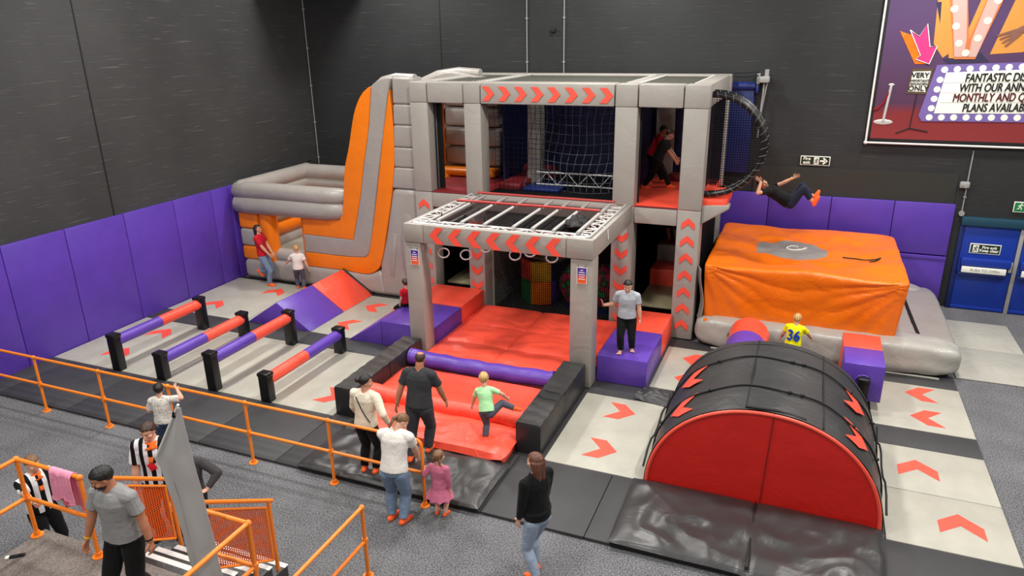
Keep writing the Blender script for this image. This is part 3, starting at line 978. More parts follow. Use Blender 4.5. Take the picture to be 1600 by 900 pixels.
# ------------------------------------------------------------------ half-barrel tunnel
def tunnel():
    cx, a, h = -0.125, 1.6, 1.53
    y0, y1 = 9.17, 11.62
    t = thing('tunnel_barrel', 'large half-round black tunnel with a red front face', 'tunnel', (cx, 10.4, ZM))
    def prof(k, n, s=1.0, dz=0.0):
        an = math.pi * k / n
        c, sn = math.cos(an), math.sin(an)
        return (cx - a * s * math.copysign(abs(c) ** 0.94, c), ZM + dz + h * s * abs(sn) ** 0.94)
    N = 64
    def shell(u, v):
        x, z = prof(u * N, N)
        y = y0 + v * (y1 - y0)
        sag = 0.012 * math.sin(v * math.pi * 3) * math.sin(u * math.pi) + 0.012 * noise.noise(V((x * 2, y * 2.2, z * 2)))
        return (x, y, z + sag - 0.005)
    part(t, 'cover', MB().grid(N, 30, shell, 0.0), 'tunnel_black')
    # front and back faces
    for nm, y, d in (('front_face', y0 - 0.005, 1), ('back_face', y1 + 0.005, -1)):
        def face(u, v, y=y):
            x, z = prof(u * N, N)
            q = v
            zz = ZM + (z - ZM) * q * 0.972
            x = cx + (x - cx) * 0.975
            return (x, y + 0.012 * noise.noise(V((x * 1.5, zz * 2.5, 8))) , zz)
        part(t, nm, MB().grid(N, 12, face, 0.02), 'deep_red' if d == 1 else 'tunnel_black')
    pts = [(prof(k, N, 0.975)[0], y0 - 0.012, prof(k, N, 0.975)[1]) for k in range(N + 1)]
    part(t, 'front_piping', MB().tube(pts, 0.026, 8), 'red_flat')
    part(t, 'centre_seam', MB().cyl((cx + 0.04, y0 - 0.02, ZM), (cx + 0.1, y0 - 0.02, ZM + h - 0.01), 0.006, seg=6), 'dark_red')
    # straps, ropes and seams over the cover
    for y in (9.85, 10.9):
        pts = []
        for k in range(0, N + 1):
            x, z = prof(k, N, 1.012)
            pts.append((x, y + 0.03 * math.sin(k * 0.5), z + 0.004))
        part(t, 'rope', MB().tube(pts, 0.015, 6), 'black')
        for k in (9, 22, 35, 37, 47, 55):
            x, z = prof(k, N, 1.02)
            part(t, 'rope_knot', MB().ell((x, y + 0.03 * math.sin(k * 0.5), z), (0.035, 0.03, 0.026), u=8, v=6), 'black')
    for kk in (29, 41):
        x, z = prof(kk, N, 1.006)
        pts = [(prof(kk, N, 1.004)[0], y0 + 0.03 + q * (y1 - y0 - 0.06) / 8, prof(kk, N, 1.004)[1] - 0.002) for q in range(9)]
        part(t, 'cover_seam', MB().tube(pts, 0.012, 6), 'black')
    pts = [(prof(k, N, 1.003)[0], 11.45, prof(k, N, 1.003)[1]) for k in range(N + 1)]
    part(t, 'cover_seam', MB().tube(pts, 0.009, 6), 'black')
    # slack lashing at the low left and right edges
    for s in (-1, 1):
        pts = [(cx + s * (a + 0.035), 9.3 + q * 0.275, ZM + 0.22 + 0.16 * abs(math.sin(q * 0.9))) for q in range(9)]
        part(t, 'edge_rope', MB().tube(pts, 0.016, 6), 'black')
    part(t, 'handle_strap', MB().tube([prof_p for prof_p in [(cx - 0.27, y0 + 0.05, ZM + h - 0.0), (cx - 0.1, y0 + 0.02, ZM + h + 0.02), (cx + 0.12, y0 + 0.05, ZM + h + 0.01), (cx + 0.5, y0 + 0.06, ZM + h - 0.06)]], 0.018, 6), 'black')
    # printed chevrons that lie on the curved cover
    def on_cover(u, v):
        x, z = prof(u * N, N, 1.012)
        return V((x, v, z))
    for u0, v0 in ((0.25, 10.62), (0.25, 9.64), (0.753, 10.68), (0.753, 9.66)):
        sgn = 1 if u0 < 0.5 else -1
        tm = MB()
        def cv(p, q):
            return on_cover(u0 - sgn * p * 0.195, v0 + q)
        # two arms of the chevron, each a strip following the cover
        for s in (1, -1):
            def arm(i, j, s=s):
                return cv(0.26 - 0.24 * i - 0.27 * j, s * 0.26 * i)
            tm.grid(8, 4, arm, 0.004)
        part(t, 'arrow', tm, 'red_flat')


tunnel()

# ------------------------------------------------------------------ the two hanging drums
def drum(cx, kind, label):
    t = thing('hanging_drum', label, 'padded drum', (cx, 13.45, ZM), 'padded drums between posts')
    y0, ym, y1 = 12.75, 13.5, 14.2
    zc = 0.57
    for k, (a, b_, mt) in enumerate(((y0, ym, 'purple_vinyl'), (ym + 0.005, y1, 'red_vinyl'))):
        mb = MB()
        if kind == 'round':
            mb.cyl((cx, a, zc), (cx, b_, zc), 0.385, seg=48)
        else:
            mb.box(cx - 0.325, cx + 0.325, a, b_, zc - 0.36, zc + 0.33, 0.02)
            mb.displace(0.004, 8)
        part(t, 'near_half' if k == 0 else 'far_half', mb, mt)
    for y in (y0 - 0.16, y1 + 0.1):
        p = part(t, 'post', MB().box(cx - 0.09, cx + 0.09, y - 0.07, y + 0.07, ZM, 0.66, 0.01), 'black_plastic')
        part(p, 'cap', MB().box(cx - 0.1, cx + 0.1, y - 0.08, y + 0.08, 0.64, 0.72, 0.02), 'black_plastic')
    part(t, 'axle', MB().cyl((cx, y0 - 0.1, zc), (cx, y1 + 0.08, zc), 0.07), 'black_plastic')
    part(t, 'hub_ring', MB().tube([(cx + 0.13 * math.cos(q * 0.35), y0 - 0.008, zc + 0.13 * math.sin(q * 0.35)) for q in range(18)], 0.012, 6, closed=True), 'purple_vinyl')


drum(-0.69, 'round', 'round purple and red drum behind the black tunnel')
drum(1.33, 'square', 'square purple and red drum on a black post, right of the tunnel')

# ------------------------------------------------------------------ airbag
def airbag():
    t = thing('landing_airbag', 'big orange landing airbag on a grey inflated base', 'airbag', (0.5, 16.5, 0.0))
    # grey base tubes
    def puff(x0, x1, y0, y1, z0, z1, n=6.0, seed=0, nu=60, nv=26):
        cx, cy, cz = (x0 + x1) / 2, (y0 + y1) / 2, (z0 + z1) / 2
        hx, hy, hz = (x1 - x0) / 2, (y1 - y0) / 2, (z1 - z0) / 2
        tt = bmesh.new()
        bmesh.ops.create_cube(tt, size=2)
        bmesh.ops.subdivide_edges(tt, edges=tt.edges[:], cuts=23, use_grid_fill=True)
        for v in tt.verts:
            p = v.co
            r = (abs(p.x) ** n + abs(p.y) ** n + abs(p.z) ** n) ** (1 / n)
            q = p / r
            v.co = V((cx + q.x * hx, cy + q.y * hy, cz + q.z * hz))
        return MB().take(tt)
    part(t, 'front_tube', puff(-1.84, 3.14, 14.48, 15.3, 0.03, 0.70, 5.0).displace(0.025, 5), 'grey_tube')
    part(t, 'right_tube', puff(2.0, 3.12, 14.6, 18.75, 0.03, 0.6, 6.5).displace(0.015, 3), 'grey_air')
    part(t, 'left_tube', puff(-1.85, -1.2, 14.7, 18.6, 0.03, 0.66, 5).displace(0.02, 4), 'grey_tube')
    part(t, 'back_tube', puff(-1.8, 2.9, 18.1, 18.8, 0.03, 0.66, 5).displace(0.02, 4), 'grey_tube')
    part(t, 'base_skirt', MB().box(-1.45, 2.8, 14.49, 14.56, 0.042, 0.06, 0.005), 'sheet_mat')
    for pts in ([(2.47, 14.95, 0.585), (2.42, 16.0, 0.606), (2.36, 18.2, 0.61)], [(2.08, 14.86, 0.57), (2.02, 15.2, 0.63), (1.98, 15.5, 0.64)], [(-0.98, 14.56, 0.52), (-1.1, 14.5, 0.42), (-1.08, 14.49, 0.24)], [(1.62, 14.6, 0.58), (1.7, 14.7, 0.64)]):
        mb = MB().tube(pts, 0.035, 8)
        part(t, 'strap', mb, 'black')
    part(t, 'air_cap', MB().box(-0.88, -0.8, 14.5, 14.6, 0.5, 0.58, 0.01), 'black')
    # orange bag: crease-covered box that leans out to the top, sagging middle
    x0, x1, yf, yb, zt, zb = -1.72, 2.02, 14.78, 18.35, 1.83, 0.5
    tt = bmesh.new()
    bmesh.ops.create_cube(tt, size=2)
    bmesh.ops.subdivide_edges(tt, edges=tt.edges[:], cuts=59, use_grid_fill=True)
    for v in tt.verts:
        p = v.co.copy()
        n = 34
        r = (abs(p.x) ** n + abs(p.y) ** n + abs(p.z) ** n) ** (1 / n)
        q = p / r
        s, d, w = (q.x + 1) / 2, (q.y + 1) / 2, (q.z + 1) / 2
        flare = 0.09 * (w - 0.4)
        x = x0 + s * (x1 - x0) + flare * q.x * (1.1 if q.x > 0 else 0.35)
        y = yf + d * (yb - yf) + (flare * 1.1 * q.y)
        z = zb + w * (zt - zb)
        edge = min(1 - abs(q.x), 1 - abs(q.y))
        def ridge(v_):
            return (0.35 - abs(noise.noise(v_))) * 0.6
        if q.z > 0.55:
            # top: sags to the middle, creases run in from the corners
            k = min(1, max(0, edge) * 2.0)
            z -= 0.15 * k ** 1.2
            ang = math.atan2((y - 16.7), (x - 0.1))
            rr = min(1, math.hypot((x - 0.1) / 2.0, (y - 16.7) / 1.9))
            f = 0.035 * math.sin(ang * 7 + 3 * noise.noise(V((x, y, 3)))) * rr + (0.24 if x < 0.3 else 0.24 - 0.08 * min(1, x - 0.3)) * ridge(V((x * 0.9 + 0.4 * y, y * 1.5, 4))) + 0.08 * ridge(V((x * 2.2 - y * 1.1, y * 2.0 + x * 0.5, 8)))
            z += f * (0.25 + 0.75 * k) + 0.03 * noise.noise(V((x * 1.1, y * 1.1, 9)))
        w2 = max(0, 1 - w)
        if abs(q.y) > 0.7 and q.z < 0.985:
            # hanging folds fan out from the upper corners
            g = 0.0
            for sx, fr in ((0.0, 11.0), (1.0, 13.0)):
                dx_ = abs(s - sx) * 2.2
                th = math.atan2(w2, dx_ + 1e-4)
                dd = math.hypot(w2, dx_)
                g += 0.055 * math.sin(th * fr) * math.exp(-dd * 1.1) * min(1, dd * 6)
            g += 0.03 * ridge(V((x * 2.0 + z * 1.2, z * 0.5, 6))) + 0.02 * noise.noise(V((x * 5, 0, 1))) * max(0, w - 0.75) * 4
            y += math.copysign(g, q.y)
        if abs(q.x) > 0.7 and q.z < 0.985:
            g = 0.04 * ridge(V((y * 1.8 + z * 1.2, z * 0.6, 12)))
            x += math.copysign(g, q.x)
        v.co = V((x, y, z))
    bag = part(t, 'bag', MB().take(tt), 'bag_vinyl', ang=70)
    # printed swirl on the patch, black strap and corner flap
    pts = []
    for k in range(30):
        an = k * 0.22
        x, y = -0.05 + (0.06 + 0.007 * k) * math.cos(an), 16.95 + (0.04 + 0.006 * k) * math.sin(an)
        pts.append((x, y, surf_z(bag, x, y) + 0.004))
    part(t, 'printed_swirl', MB().tube(pts, 0.014, 5), 'sign_white')
    pts = [(0.95 + 0.09 * k, 16.5 - 0.012 * k + 0.05 * math.sin(k * 0.8), 0) for k in range(9)] + [(1.62, 16.32, 0), (1.55, 16.22, 0), (1.45, 16.18, 0)]
    pts = [(x, y, surf_z(bag, x, y) + 0.012) for x, y, z in pts]
    part(t, 'strap', MB().tube(pts, 0.016, 6), 'black')
    part(t, 'corner_flap', MB().grid(14, 14, lambda u, v: (-1.74 - 0.1 * u + 0.05 * math.sin(v * 5), 14.72 + 0.25 * u, 0.55 + 1.15 * v + 0.03 * noise.noise(V((u * 4, v * 6, 0)))), 0.01), 'grey_pad')
    part(t, 'bottom_flap', MB().box(-1.66, -1.3, 14.6, 14.72, 0.5, 0.64, 0.03), 'orange_vinyl')


def surf_z(o, x, y):
    """height of a top surface under a point (closest vertex)"""
    off = origin_of(o)
    best = None
    for v in o.data.vertices:
        d = (v.co.x + off.x - x) ** 2 + (v.co.y + off.y - y) ** 2
        if v.co.z + off.z > 1.2 and (best is None or d < best[0]):
            best = (d, v.co.z + off.z)
    return best[1]


airbag()

# ------------------------------------------------------------------ inflatable slide
def slide():
    t = thing('inflatable_slide', 'tall grey and orange inflatable slide in the back left corner', 'inflatable slide', (-11.4, 16.2, 0.0))
    A = [(-12.09, 1.96), (-10.93, 1.94), (-10.77, 2.41), (-10.64, 3.25), (-10.45, 3.84), (-10.24, 4.58), (-10.07, 4.94), (-9.9, 5.15), (-9.72, 5.27), (-9.7, 5.21), (-9.85, 4.29), (-10.07, 3.39), (-10.24, 2.63), (-10.57, 1.46), (-12.12, 1.48)]
    B = [(-12.12, 1.48), (-10.57, 1.46), (-10.24, 2.63), (-10.07, 3.39), (-9.85, 4.29), (-9.72, 5.05), (-9.69, 5.28), (-9.5, 5.41), (-9.28, 5.475), (-9.1, 5.48), (-9.21, 5.21), (-9.41, 4.33), (-9.67, 3.17), (-9.93, 1.95), (-10.12, 1.18), (-10.27, 1.01), (-12.13, 0.98)]
    Cc = [(-12.13, 0.98), (-10.27, 1.01), (-10.12, 1.18), (-9.83, 2.35), (-9.41, 4.33), (-9.2, 5.21), (-9.16, 4.75), (-9.16, 3.74), (-9.3, 2.85), (-9.59, 1.62), (-9.8, 0.87), (-9.99, 0.66), (-10.25, 0.57), (-10.93, 0.6), (-12.13, 0.6)]
    yf = 14.98
    def rounded(poly, keep):
        # round the outline where it bends gently, keep the marked corners
        out = []
        n = len(poly)
        for i in range(n):
            p0, p1, p2, p3 = (V((*poly[(i + k - 1) % n], 0)) for k in range(4))
            e1 = (p1 - p0).angle(p2 - p1, 0)
            e2 = (p2 - p1).angle(p3 - p2, 0)
            t1 = (p2 - p0) * 0.5 if e1 < R(48) else (p2 - p1)
            t2 = (p3 - p1) * 0.5 if e2 < R(48) else (p2 - p1)
            L = (p2 - p1).length
            t1 = t1.normalized() * L; t2 = t2.normalized() * L
            m_ = 4 if L > 0.25 else 2
            for k in range(m_):
                u = k / m_
                h = (2 * u ** 3 - 3 * u ** 2 + 1) * p1 + (u ** 3 - 2 * u ** 2 + u) * t1 + (-2 * u ** 3 + 3 * u ** 2) * p2 + (u ** 3 - u ** 2) * t2
                out.append((h.x, h.y))
        return out
    def band(poly, mt, name, y0=yf, th=0.45, bev=0.13, label=None):
        if len(poly) > 8:
            poly = rounded(poly, None)
        poly = [(x, y0, z) for x, z in poly]
        part(t, name, MB().prism(poly, (0, th, 0), bev, 4), mt, ang=60, label=label)
    band(A, 'orange_air', 'side_tube', label='inner orange tube of the slide side')
    band(B, 'grey_air', 'side_tube', label='grey tube of the slide side')
    band(Cc, 'orange_air', 'side_tube', label='outer orange tube of the slide side')
    # grey cells stacked against the climbing frame
    zs = [5.48, 4.88, 4.4, 3.88, 3.4, 2.88]
    xl = [-9.1, -9.12, -9.14, -9.17, -9.2, -9.3]
    for k in range(5):
        band([(xl[k + 1], zs[k + 1]), (-8.56, zs[k + 1]), (-8.56, zs[k]), (xl[k], zs[k])], 'grey_air', 'grey_cell', yf - 0.02, 0.5, 0.055)
    # lower grey body, bulging
    band([(-9.3, 2.9), (-8.56, 2.9), (-8.56, 0.03), (-9.9, 0.03), (-9.82, 0.87), (-9.59, 1.62)], 'grey_air', 'lower_body', yf - 0.04, 0.6, 0.16)
    part(t, 'lower_body', MB().ell((-8.9, yf + 0.12, 1.35), (0.3, 0.26, 1.2)), 'grey_air')
    band([(-14.26, 0.03), (-14.26, 0.6), (-13.1, 0.62), (-11.0, 0.62), (-10.2, 0.58), (-9.75, 0.75), (-9.6, 0.03)], 'grey_air', 'bottom_tube', yf - 0.05, 0.7, 0.16)
    # front column left of the entrance and top tubes
    for z0, z1, mt in ((0.58, 0.97, 'orange_air'), (0.97, 1.46, 'grey_air'), (1.46, 1.96, 'orange_air')):
        band([(-14.27, z0), (-13.62, z0), (-13.62, z1), (-14.27, z1)], mt, 'column_block', yf, 0.45, 0.08)
    part(t, 'entrance_post', MB().cyl((-13.4, yf + 0.2, 0.5), (-13.4, yf + 0.2, 2.05), 0.24, seg=24), 'orange_air')
    part(t, 'entrance_post', MB().cyl((-12.16, yf + 0.22, 0.6), (-12.16, yf + 0.22, 2.02), 0.13, seg=20), 'orange_air')
    for z, r in ((2.16, 0.26), (2.53, 0.23)):
        part(t, 'wall_tube', MB().tube([(-14.28, yf + 0.12, z - 0.02), (-14.2, yf + 0.1, z - 0.02), (-13.8, yf + 0.05, z), (-12.5, yf + 0.05, z + 0.01), (-11.3, yf + 0.08, z), (-11.02, yf + 0.14, z), (-10.86, yf + 0.22, z), (-10.76, yf + 0.3, z)], [r * 0.7, r, r, r, r, r * 0.96, r * 0.85, r * 0.65], 24).displace(0.012, 3), 'grey_air')
    for k, (z, mt) in enumerate(((0.8, 'grey_air'), (1.18, 'orange_air'), (1.6, 'grey_air'), (1.95, 'orange_air'), (2.25, 'grey_air'), (2.56, 'grey_air'))):
        part(t, 'wall_tube', MB().cyl((-14.05, yf + (0.42 if z < 2.1 else 0.1), z), (-14.05, 17.9, z), 0.235, seg=24).ell((-14.05, yf + (0.42 if z < 2.1 else 0.1), z), (0.235, 0.05 if z < 2.1 else 0.2, 0.235)), mt)
        part(t, 'wall_tube', MB().cyl((-14.05, 17.75, z), (-10.2, 17.75, z), 0.235, seg=24).ell((-14.05, 17.75, z), (0.235, 0.235, 0.235)), mt)
    part(t, 'landing_bed', MB().box(-14.0, -10.3, 15.3, 17.7, 0.1, 0.72, 0.1, 3), 'white_mat')
    part(t, 'entrance_step', MB().cyl((-13.2, yf + 0.28, 0.72), (-12.2, yf + 0.28, 0.72), 0.2, seg=20), 'grey_air')
    # sliding surface and far side wall
    def bed(u, v):
        x = -8.55 - 3.4 * u
        z = 0.75 + 2.15 * (1 - u) ** 1.25 * 1.0
        return (x, 15.4 + v * 2.1, z + 0.03 * math.sin(v * math.pi * 5))
    part(t, 'slide_bed', MB().grid(24, 30, bed, 0.15), 'orange_air')
    far = [(-12.1, 0.6), (-12.1, 1.96), (-10.93, 1.94), (-10.64, 3.25), (-10.2, 4.58), (-9.9, 5.1), (-8.9, 5.5), (-8.2, 5.42), (-7.6, 5.3), (-7.4, 2.95), (-8.6, 2.95), (-9.6, 1.6), (-9.9, 0.6)]
    band(far, 'grey_air', 'far_side', 17.3, 0.45, 0.14)
    part(t, 'top_tube', MB().tube([(-9.75, yf + 0.22, 5.18), (-9.45, yf + 0.22, 5.34), (-9.1, yf + 0.22, 5.4), (-8.62, yf + 0.22, 5.38)], [0.1, 0.15, 0.17, 0.17], 16), 'grey_air')
    part(t, 'top_tube', MB().tube([(-9.9, 17.5, 5.1), (-9.2, 17.5, 5.38), (-8.6, 17.5, 5.46), (-8.0, 17.5, 5.42)], 0.14, 16), 'grey_air')
    for k in range(4):
        z = 3.15 + k * 0.5
        part(t, 'grey_cell', MB().box(-8.9, -7.3, 17.05, 17.4, z, z + 0.48, 0.1, 3), 'grey_air')
    part(t, 'entry_tube', MB().cyl((-9.0, 17.0, 2.9), (-9.0, 17.0, 5.0), 0.15, seg=20), 'orange_air')
    part(t, 'entry_tube', MB().box(-9.1, -7.3, 16.6, 17.1, 2.93, 3.13, 0.08, 3), 'orange_air')
    part(t, 'hem', MB().tube([(-14.3, yf - 0.06, 0.05), (-13.0, yf - 0.09, 0.05), (-11.5, yf - 0.08, 0.05), (-10.0, yf - 0.08, 0.05), (-8.6, yf - 0.12, 0.06)], 0.025, 6), 'black')
    part(t, 'zip_panel', MB().box(-9.42, -9.3, yf - 0.052, yf, 0.62, 1.75, 0.005, M=Matrix.Translation((-9.36, 0, 1.2)) @ Matrix.Rotation(R(9), 4, 'Y') @ Matrix.Translation((9.36, 0, -1.2))), 'grey_pad')
    part(t, 'tether', MB().tube([(-14.3, 17.95, 2.65), (-14.0, 18.0, 2.85), (-13.4, 17.9, 2.72), (-12.9, 18.0, 2.84), (-12.2, 17.9, 2.72)], 0.02, 6), 'black')


slide()

# ------------------------------------------------------------------ nets made of cord
def cord_net(nu, nv, fn, r, skip=None):
    """cords along both directions of the patch fn(u,v)"""
    mb = MB()
    for i in range(nu + 1):
        mb.tube([fn(i / nu, j / 16) for j in range(17)], r, 4, cap=False)
    for j in range(nv + 1):
        mb.tube([fn(i / 20, j / nv) for i in range(21)], r, 4, cap=False)
    return mb


# ------------------------------------------------------------------ two-storey climbing frame
PX = [(-8.56, -8.11), (-7.2, -6.79), (-3.76, -3.29), (-2.37, -1.9)]
YF, YR = 14.8, 18.75
ZD = 2.9


def climbing_frame():
    t = thing('climbing_frame', 'two-storey padded grey climbing frame in the middle of the hall', 'climbing frame', (-5.2, 16.7, 0.0))
    gp = 'grey_pad'
    for k, (a, b_) in enumerate(PX):
        up = part(t, 'post', MB().box(a, b_, YF, YF + 0.44, ZD + 0.005, 4.95, 0.02).displace(0.006, 5, k), gp)
        lo = part(t, 'post', MB().box(a, b_, YF, YF + 0.44, 0.04, ZD - 0.005, 0.02).displace(0.006, 5, k + 5), gp)
        n = 7
        for q in range(n):
            z = 0.35 + q * 0.375 + (0.02 if k == 3 else 0)
            if k in (0, 3):
                d = 1
            else:
                d = -1
            if k in (1, 2) and q == n - 1:
                continue
            mb = chevron(MB(), ((a + b_) / 2, YF - 0.008, z), (0, 0, d), (1, 0, 0), 0.5, (0, -1, 0), 0.005)
            part(lo, 'arrow', mb, 'red_flat', smooth=False)
        part(t, 'post', MB().box(a, b_, YR - 0.42, YR, 0.04, 4.95, 0.02), gp)
    # top beams
    segs = [(-8.56, -8.12), (-8.1, -7.22), (-7.2, -6.8), (-6.78, -3.78), (-3.76, -3.3), (-3.28, -2.39), (-2.37, -1.88)]
    for k, (a, b_) in enumerate(segs):
        bm_ = part(t, 'top_beam', MB().box(a, b_, YF - 0.01, YF + 0.46, 4.95, 5.4, 0.025).displace(0.008, 6, k), gp)
        if k == 3:
            for q in range(8):
                mb = chevron(MB(), (a + 0.19 + q * 0.378, YF - 0.02, 5.17), (1, 0, 0), (0, 0, 1), 0.56, (0, -1, 0), 0.005)
                part(bm_, 'arrow', mb, 'red_flat', smooth=False)
    for a, b_ in PX:
        part(t, 'top_beam', MB().box(a + 0.1 if a > -8 else a, b_ - (0.1 if b_ < -2 else 0), YF + 0.46, YR - 0.42, 5.1 if b_ < -2 else 4.95, 5.4, 0.025), gp)
    part(t, 'top_beam', MB().box(-8.56, -1.88, YR - 0.42, YR, 4.95, 5.4, 0.025), gp)
    for k in range(3):
        a, b_ = PX[k][1] - 0.1, PX[k + 1][0] + 0.1
        part(t, 'roof_net', MB().box(a, b_, YF + 0.46, YR - 0.42, 5.355, 5.36), 'roof_net')
        for xx in (a, b_):
            mb = MB().tube([(xx + (0.012 if q % 2 else -0.012), YF + 0.48 + q * 0.0575, 5.402 if q % 2 else 5.36) for q in range(53)], 0.006, 5)
            part(t, 'net_lacing', mb, 'white_paint')
    # deck
    part(t, 'deck_beam', MB().box(-8.11, -7.21, YF, YF + 0.35, 2.55, ZD, 0.02), gp)
    part(t, 'deck_beam', MB().box(-6.79, -3.77, YF + 0.02, YF + 0.35, 2.55, ZD, 0.02), gp)
    part(t, 'deck_beam', MB().box(-3.28, -2.38, YF, YF + 0.35, 2.55, ZD, 0.02), gp)
    part(t, 'deck_edge', MB().box(-8.11, -7.21, YF - 0.004, YF + 0.05, ZD, ZD + 0.03, 0.01).box(-3.28, -2.38, YF - 0.004, YF + 0.05, ZD, ZD + 0.03, 0.01), 'dark_red')
    part(t, 'deck_mat', MB().box(-8.55, -6.8, YF + 0.03, YR - 0.43, 2.78, ZD + 0.02, 0.02), 'dark_red')
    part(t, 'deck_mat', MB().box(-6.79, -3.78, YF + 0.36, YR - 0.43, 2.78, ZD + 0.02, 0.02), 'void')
    part(t, 'deck_mat', MB().box(-3.77, -1.92, YF + 0.03, YR - 0.43, 2.78, ZD + 0.03, 0.02).displace(0.01, 3), 'red_vinyl')
    # upper storey: linings, nets, truss, inner posts
    part(t, 'back_lining', MB().box(-8.55, -1.95, YR - 0.5, YR - 0.46, ZD, 4.95), 'navy')
    part(t, 'inner_wall', MB().box(-6.86, -6.82, YF + 1.4, YR - 0.5, ZD, 4.95), 'navy')
    part(t, 'inner_post', MB().box(-6.3, -5.98, 16.4, 16.75, ZD, 4.95, 0.02), gp)
    part(t, 'inner_wall', MB().box(-3.72, -3.66, YF + 0.5, YR - 0.5, ZD, 4.95), 'navy')
    part(t, 'inner_panel', MB().box(-3.55, -3.1, 18.1, 18.2, ZD, 4.95, 0.02), 'grey_pad')
    part(t, 'inner_bolster', MB().cyl((-6.7, 17.4, 3.05), (-5.9, 17.2, 3.05), 0.2).box(-6.75, -6.2, 15.6, 17.0, ZD, 3.06, 0.04), 'dark_red')
    part(t, 'side_net', MB().box(-1.95, -1.94, YF + 0.5, YR - 0.5, ZD, 4.95), 'm_side_net')
    part(t, 'inner_bolster', MB().box(-3.1, -2.2, 17.6, 17.9, ZD + 0.02, 3.12, 0.05), 'dark_red')
    def front_net(u, v):
        x = -6.72 + u * 2.9
        return (x, 15.35 + 0.08 * math.sin(v * 3.1), ZD + 0.04 + v * 2.0 - 0.05 * math.sin(u * 3.1) * (1 - v))
    part(t, 'safety_net', cord_net(26, 18, front_net, 0.005), 'rope_dark', smooth=False)
    def climb_net(u, v):
        x = -6.05 + u * 2.2 + 0.1 * (1 - v) * (1 - u) * -4 * 0.2
        y = 15.7 + 0.5 * v + 0.1 * math.sin(u * 6 + v * 3)
        return (x + 0.04 * math.sin(v * 9 + u * 5), y, 3.0 + v * 1.9 - 0.08 * math.sin(u * 3.1))
    part(t, 'climbing_net', cord_net(13, 9, climb_net, 0.008), 'rope_pale', smooth=False)
    tr = MB()
    for z in (3.02, 3.3):
        tr.cyl((-5.9, 15.95, z), (-3.85, 15.95, z), 0.02, seg=8)
    for q in range(8):
        x = -5.9 + q * 0.256
        tr.cyl((x, 15.95, 3.3 if q % 2 else 3.02), (x + 0.256, 15.95, 3.02 if q % 2 else 3.3), 0.012, seg=6)
    part(t, 'truss', tr, 'alu')
    part(t, 'inner_mat', MB().box(-6.1, -5.2, 15.5, 16.3, ZD + 0.02, 3.0, 0.03), 'blue_pad')
    for k in range(2):
        a, b_ = (PX[0][1], PX[1][0]) if k == 0 else (PX[2][1], PX[3][0])
        mb = MB()
        for x in (a + 0.02, b_ - 0.02):
            mb.cyl((x, YF + 0.3, ZD), (x, YF + 0.3, 4.95), 0.02, seg=6)
        if k == 0:
            mb.box(a - 0.01, a + 0.13, YF + 0.44, YF + 0.47, ZD, 4.95)
        part(t, 'net_edge', mb, 'black')
    # lower storey: mesh curtain, grey divider, black sheets added to darken the bays
    part(t, 'mesh_curtain', MB().box(-6.78, -3.77, 15.28, 15.285, 0.03, 2.55), 'play_net')
    part(t, 'partition_and_dark_sheet', MB().box(-6.84, -6.76, 15.25, 17.2, 0.03, 2.55), 'grey_pad')
    part(t, 'partition_and_dark_sheet', MB().box(-8.5, -8.4, 15.25, 18.3, 0.03, 2.75), 'void')
    part(t, 'partition_and_dark_sheet', MB().box(-3.72, -3.66, 15.25, 18.3, 0.03, 2.75), 'void')
    part(t, 'partition_and_dark_sheet', MB().box(-8.5, -2.3, 18.3, 18.36, 0.03, 2.78), 'void')
    part(t, 'partition_and_dark_sheet', MB().box(-2.05, -1.98, 15.25, 18.3, 0.03, 2.75), 'void')
    part(t, 'inner_sheet', MB().box(-8.05, -6.9, 15.26, 16.4, 0.5, 0.56, 0.02), 'tan_vinyl')
    part(t, 'inner_sheet', MB().box(-3.25, -2.1, 15.26, 16.7, 0.5, 0.56, 0.02), 'tan_vinyl')
    part(t, 'inner_step', MB().box(-3.25, -2.1, 16.72, 17.5, 0.03, 0.95, 0.03), 'red_vinyl')
    part(t, 'inner_step', MB().box(-3.25, -2.1, 17.52, 18.28, 0.03, 1.35, 0.03), 'grey_pad')
    part(t, 'inner_post', MB().cyl((-4.5, 16.2, 0.03), (-4.5, 16.2, 2.75), 0.07), 'dark_red')
    part(t, 'inner_post', MB().cyl((-5.9, 17.2, 0.03), (-5.9, 17.2, 2.75), 0.12).cyl((-5.4, 17.5, 0.03), (-5.4, 17.5, 2.75), 0.12), 'grey_pad')
    part(t, 'inner_step', MB().box(-8.0, -7.0, 17.0, 18.2, 0.03, 1.1, 0.03), 'dark_red')
    # little jump-off platform on the right with its hoops
    pf = part(t, 'jump_platform', MB().box(-1.98, -1.42, 14.95, 16.0, 2.98, 3.12, 0.02), 'red_vinyl')
    part(pf, 'platform_wedge', MB().prism([(-1.9, 14.9, 2.6), (-1.9, 14.9, 3.0), (-1.36, 14.9, 3.04), (-1.36, 14.9, 2.96)], (0, 0.3, 0), 0.02), 'grey_pad')
    part(pf, 'platform_bolster', MB().box(-1.95, -1.38, 15.5, 15.9, 3.12, 3.27, 0.04), 'red_vinyl')
    for y in (15.15, 15.62):
        pts = []
        for q in range(25):
            an = R(98 - q * 8.6)
            pts.append((-1.86 + 1.04 * max(-0.1, math.cos(an)), y, 4.2 + 1.0 * math.sin(an)))
        hp = part(t, 'padded_hoop', MB().tube(pts, 0.062, 12), 'black_plastic')
        cordp = []
        for q in range(0, 24 * 12):
            k, fr = q // 12, (q % 12) / 12
            p0 = V(pts[k]).lerp(V(pts[k + 1]), fr)
            dn = (V(pts[k + 1]) - V(pts[k])).normalized()
            n1 = V((0, 1, 0)); n2 = dn.cross(n1)
            an2 = q * 2 * math.pi / 12
            cordp.append(p0 + (n1 * math.cos(an2) + n2 * math.sin(an2)) * 0.063)
        mb = MB().tube(cordp, 0.003, 4)
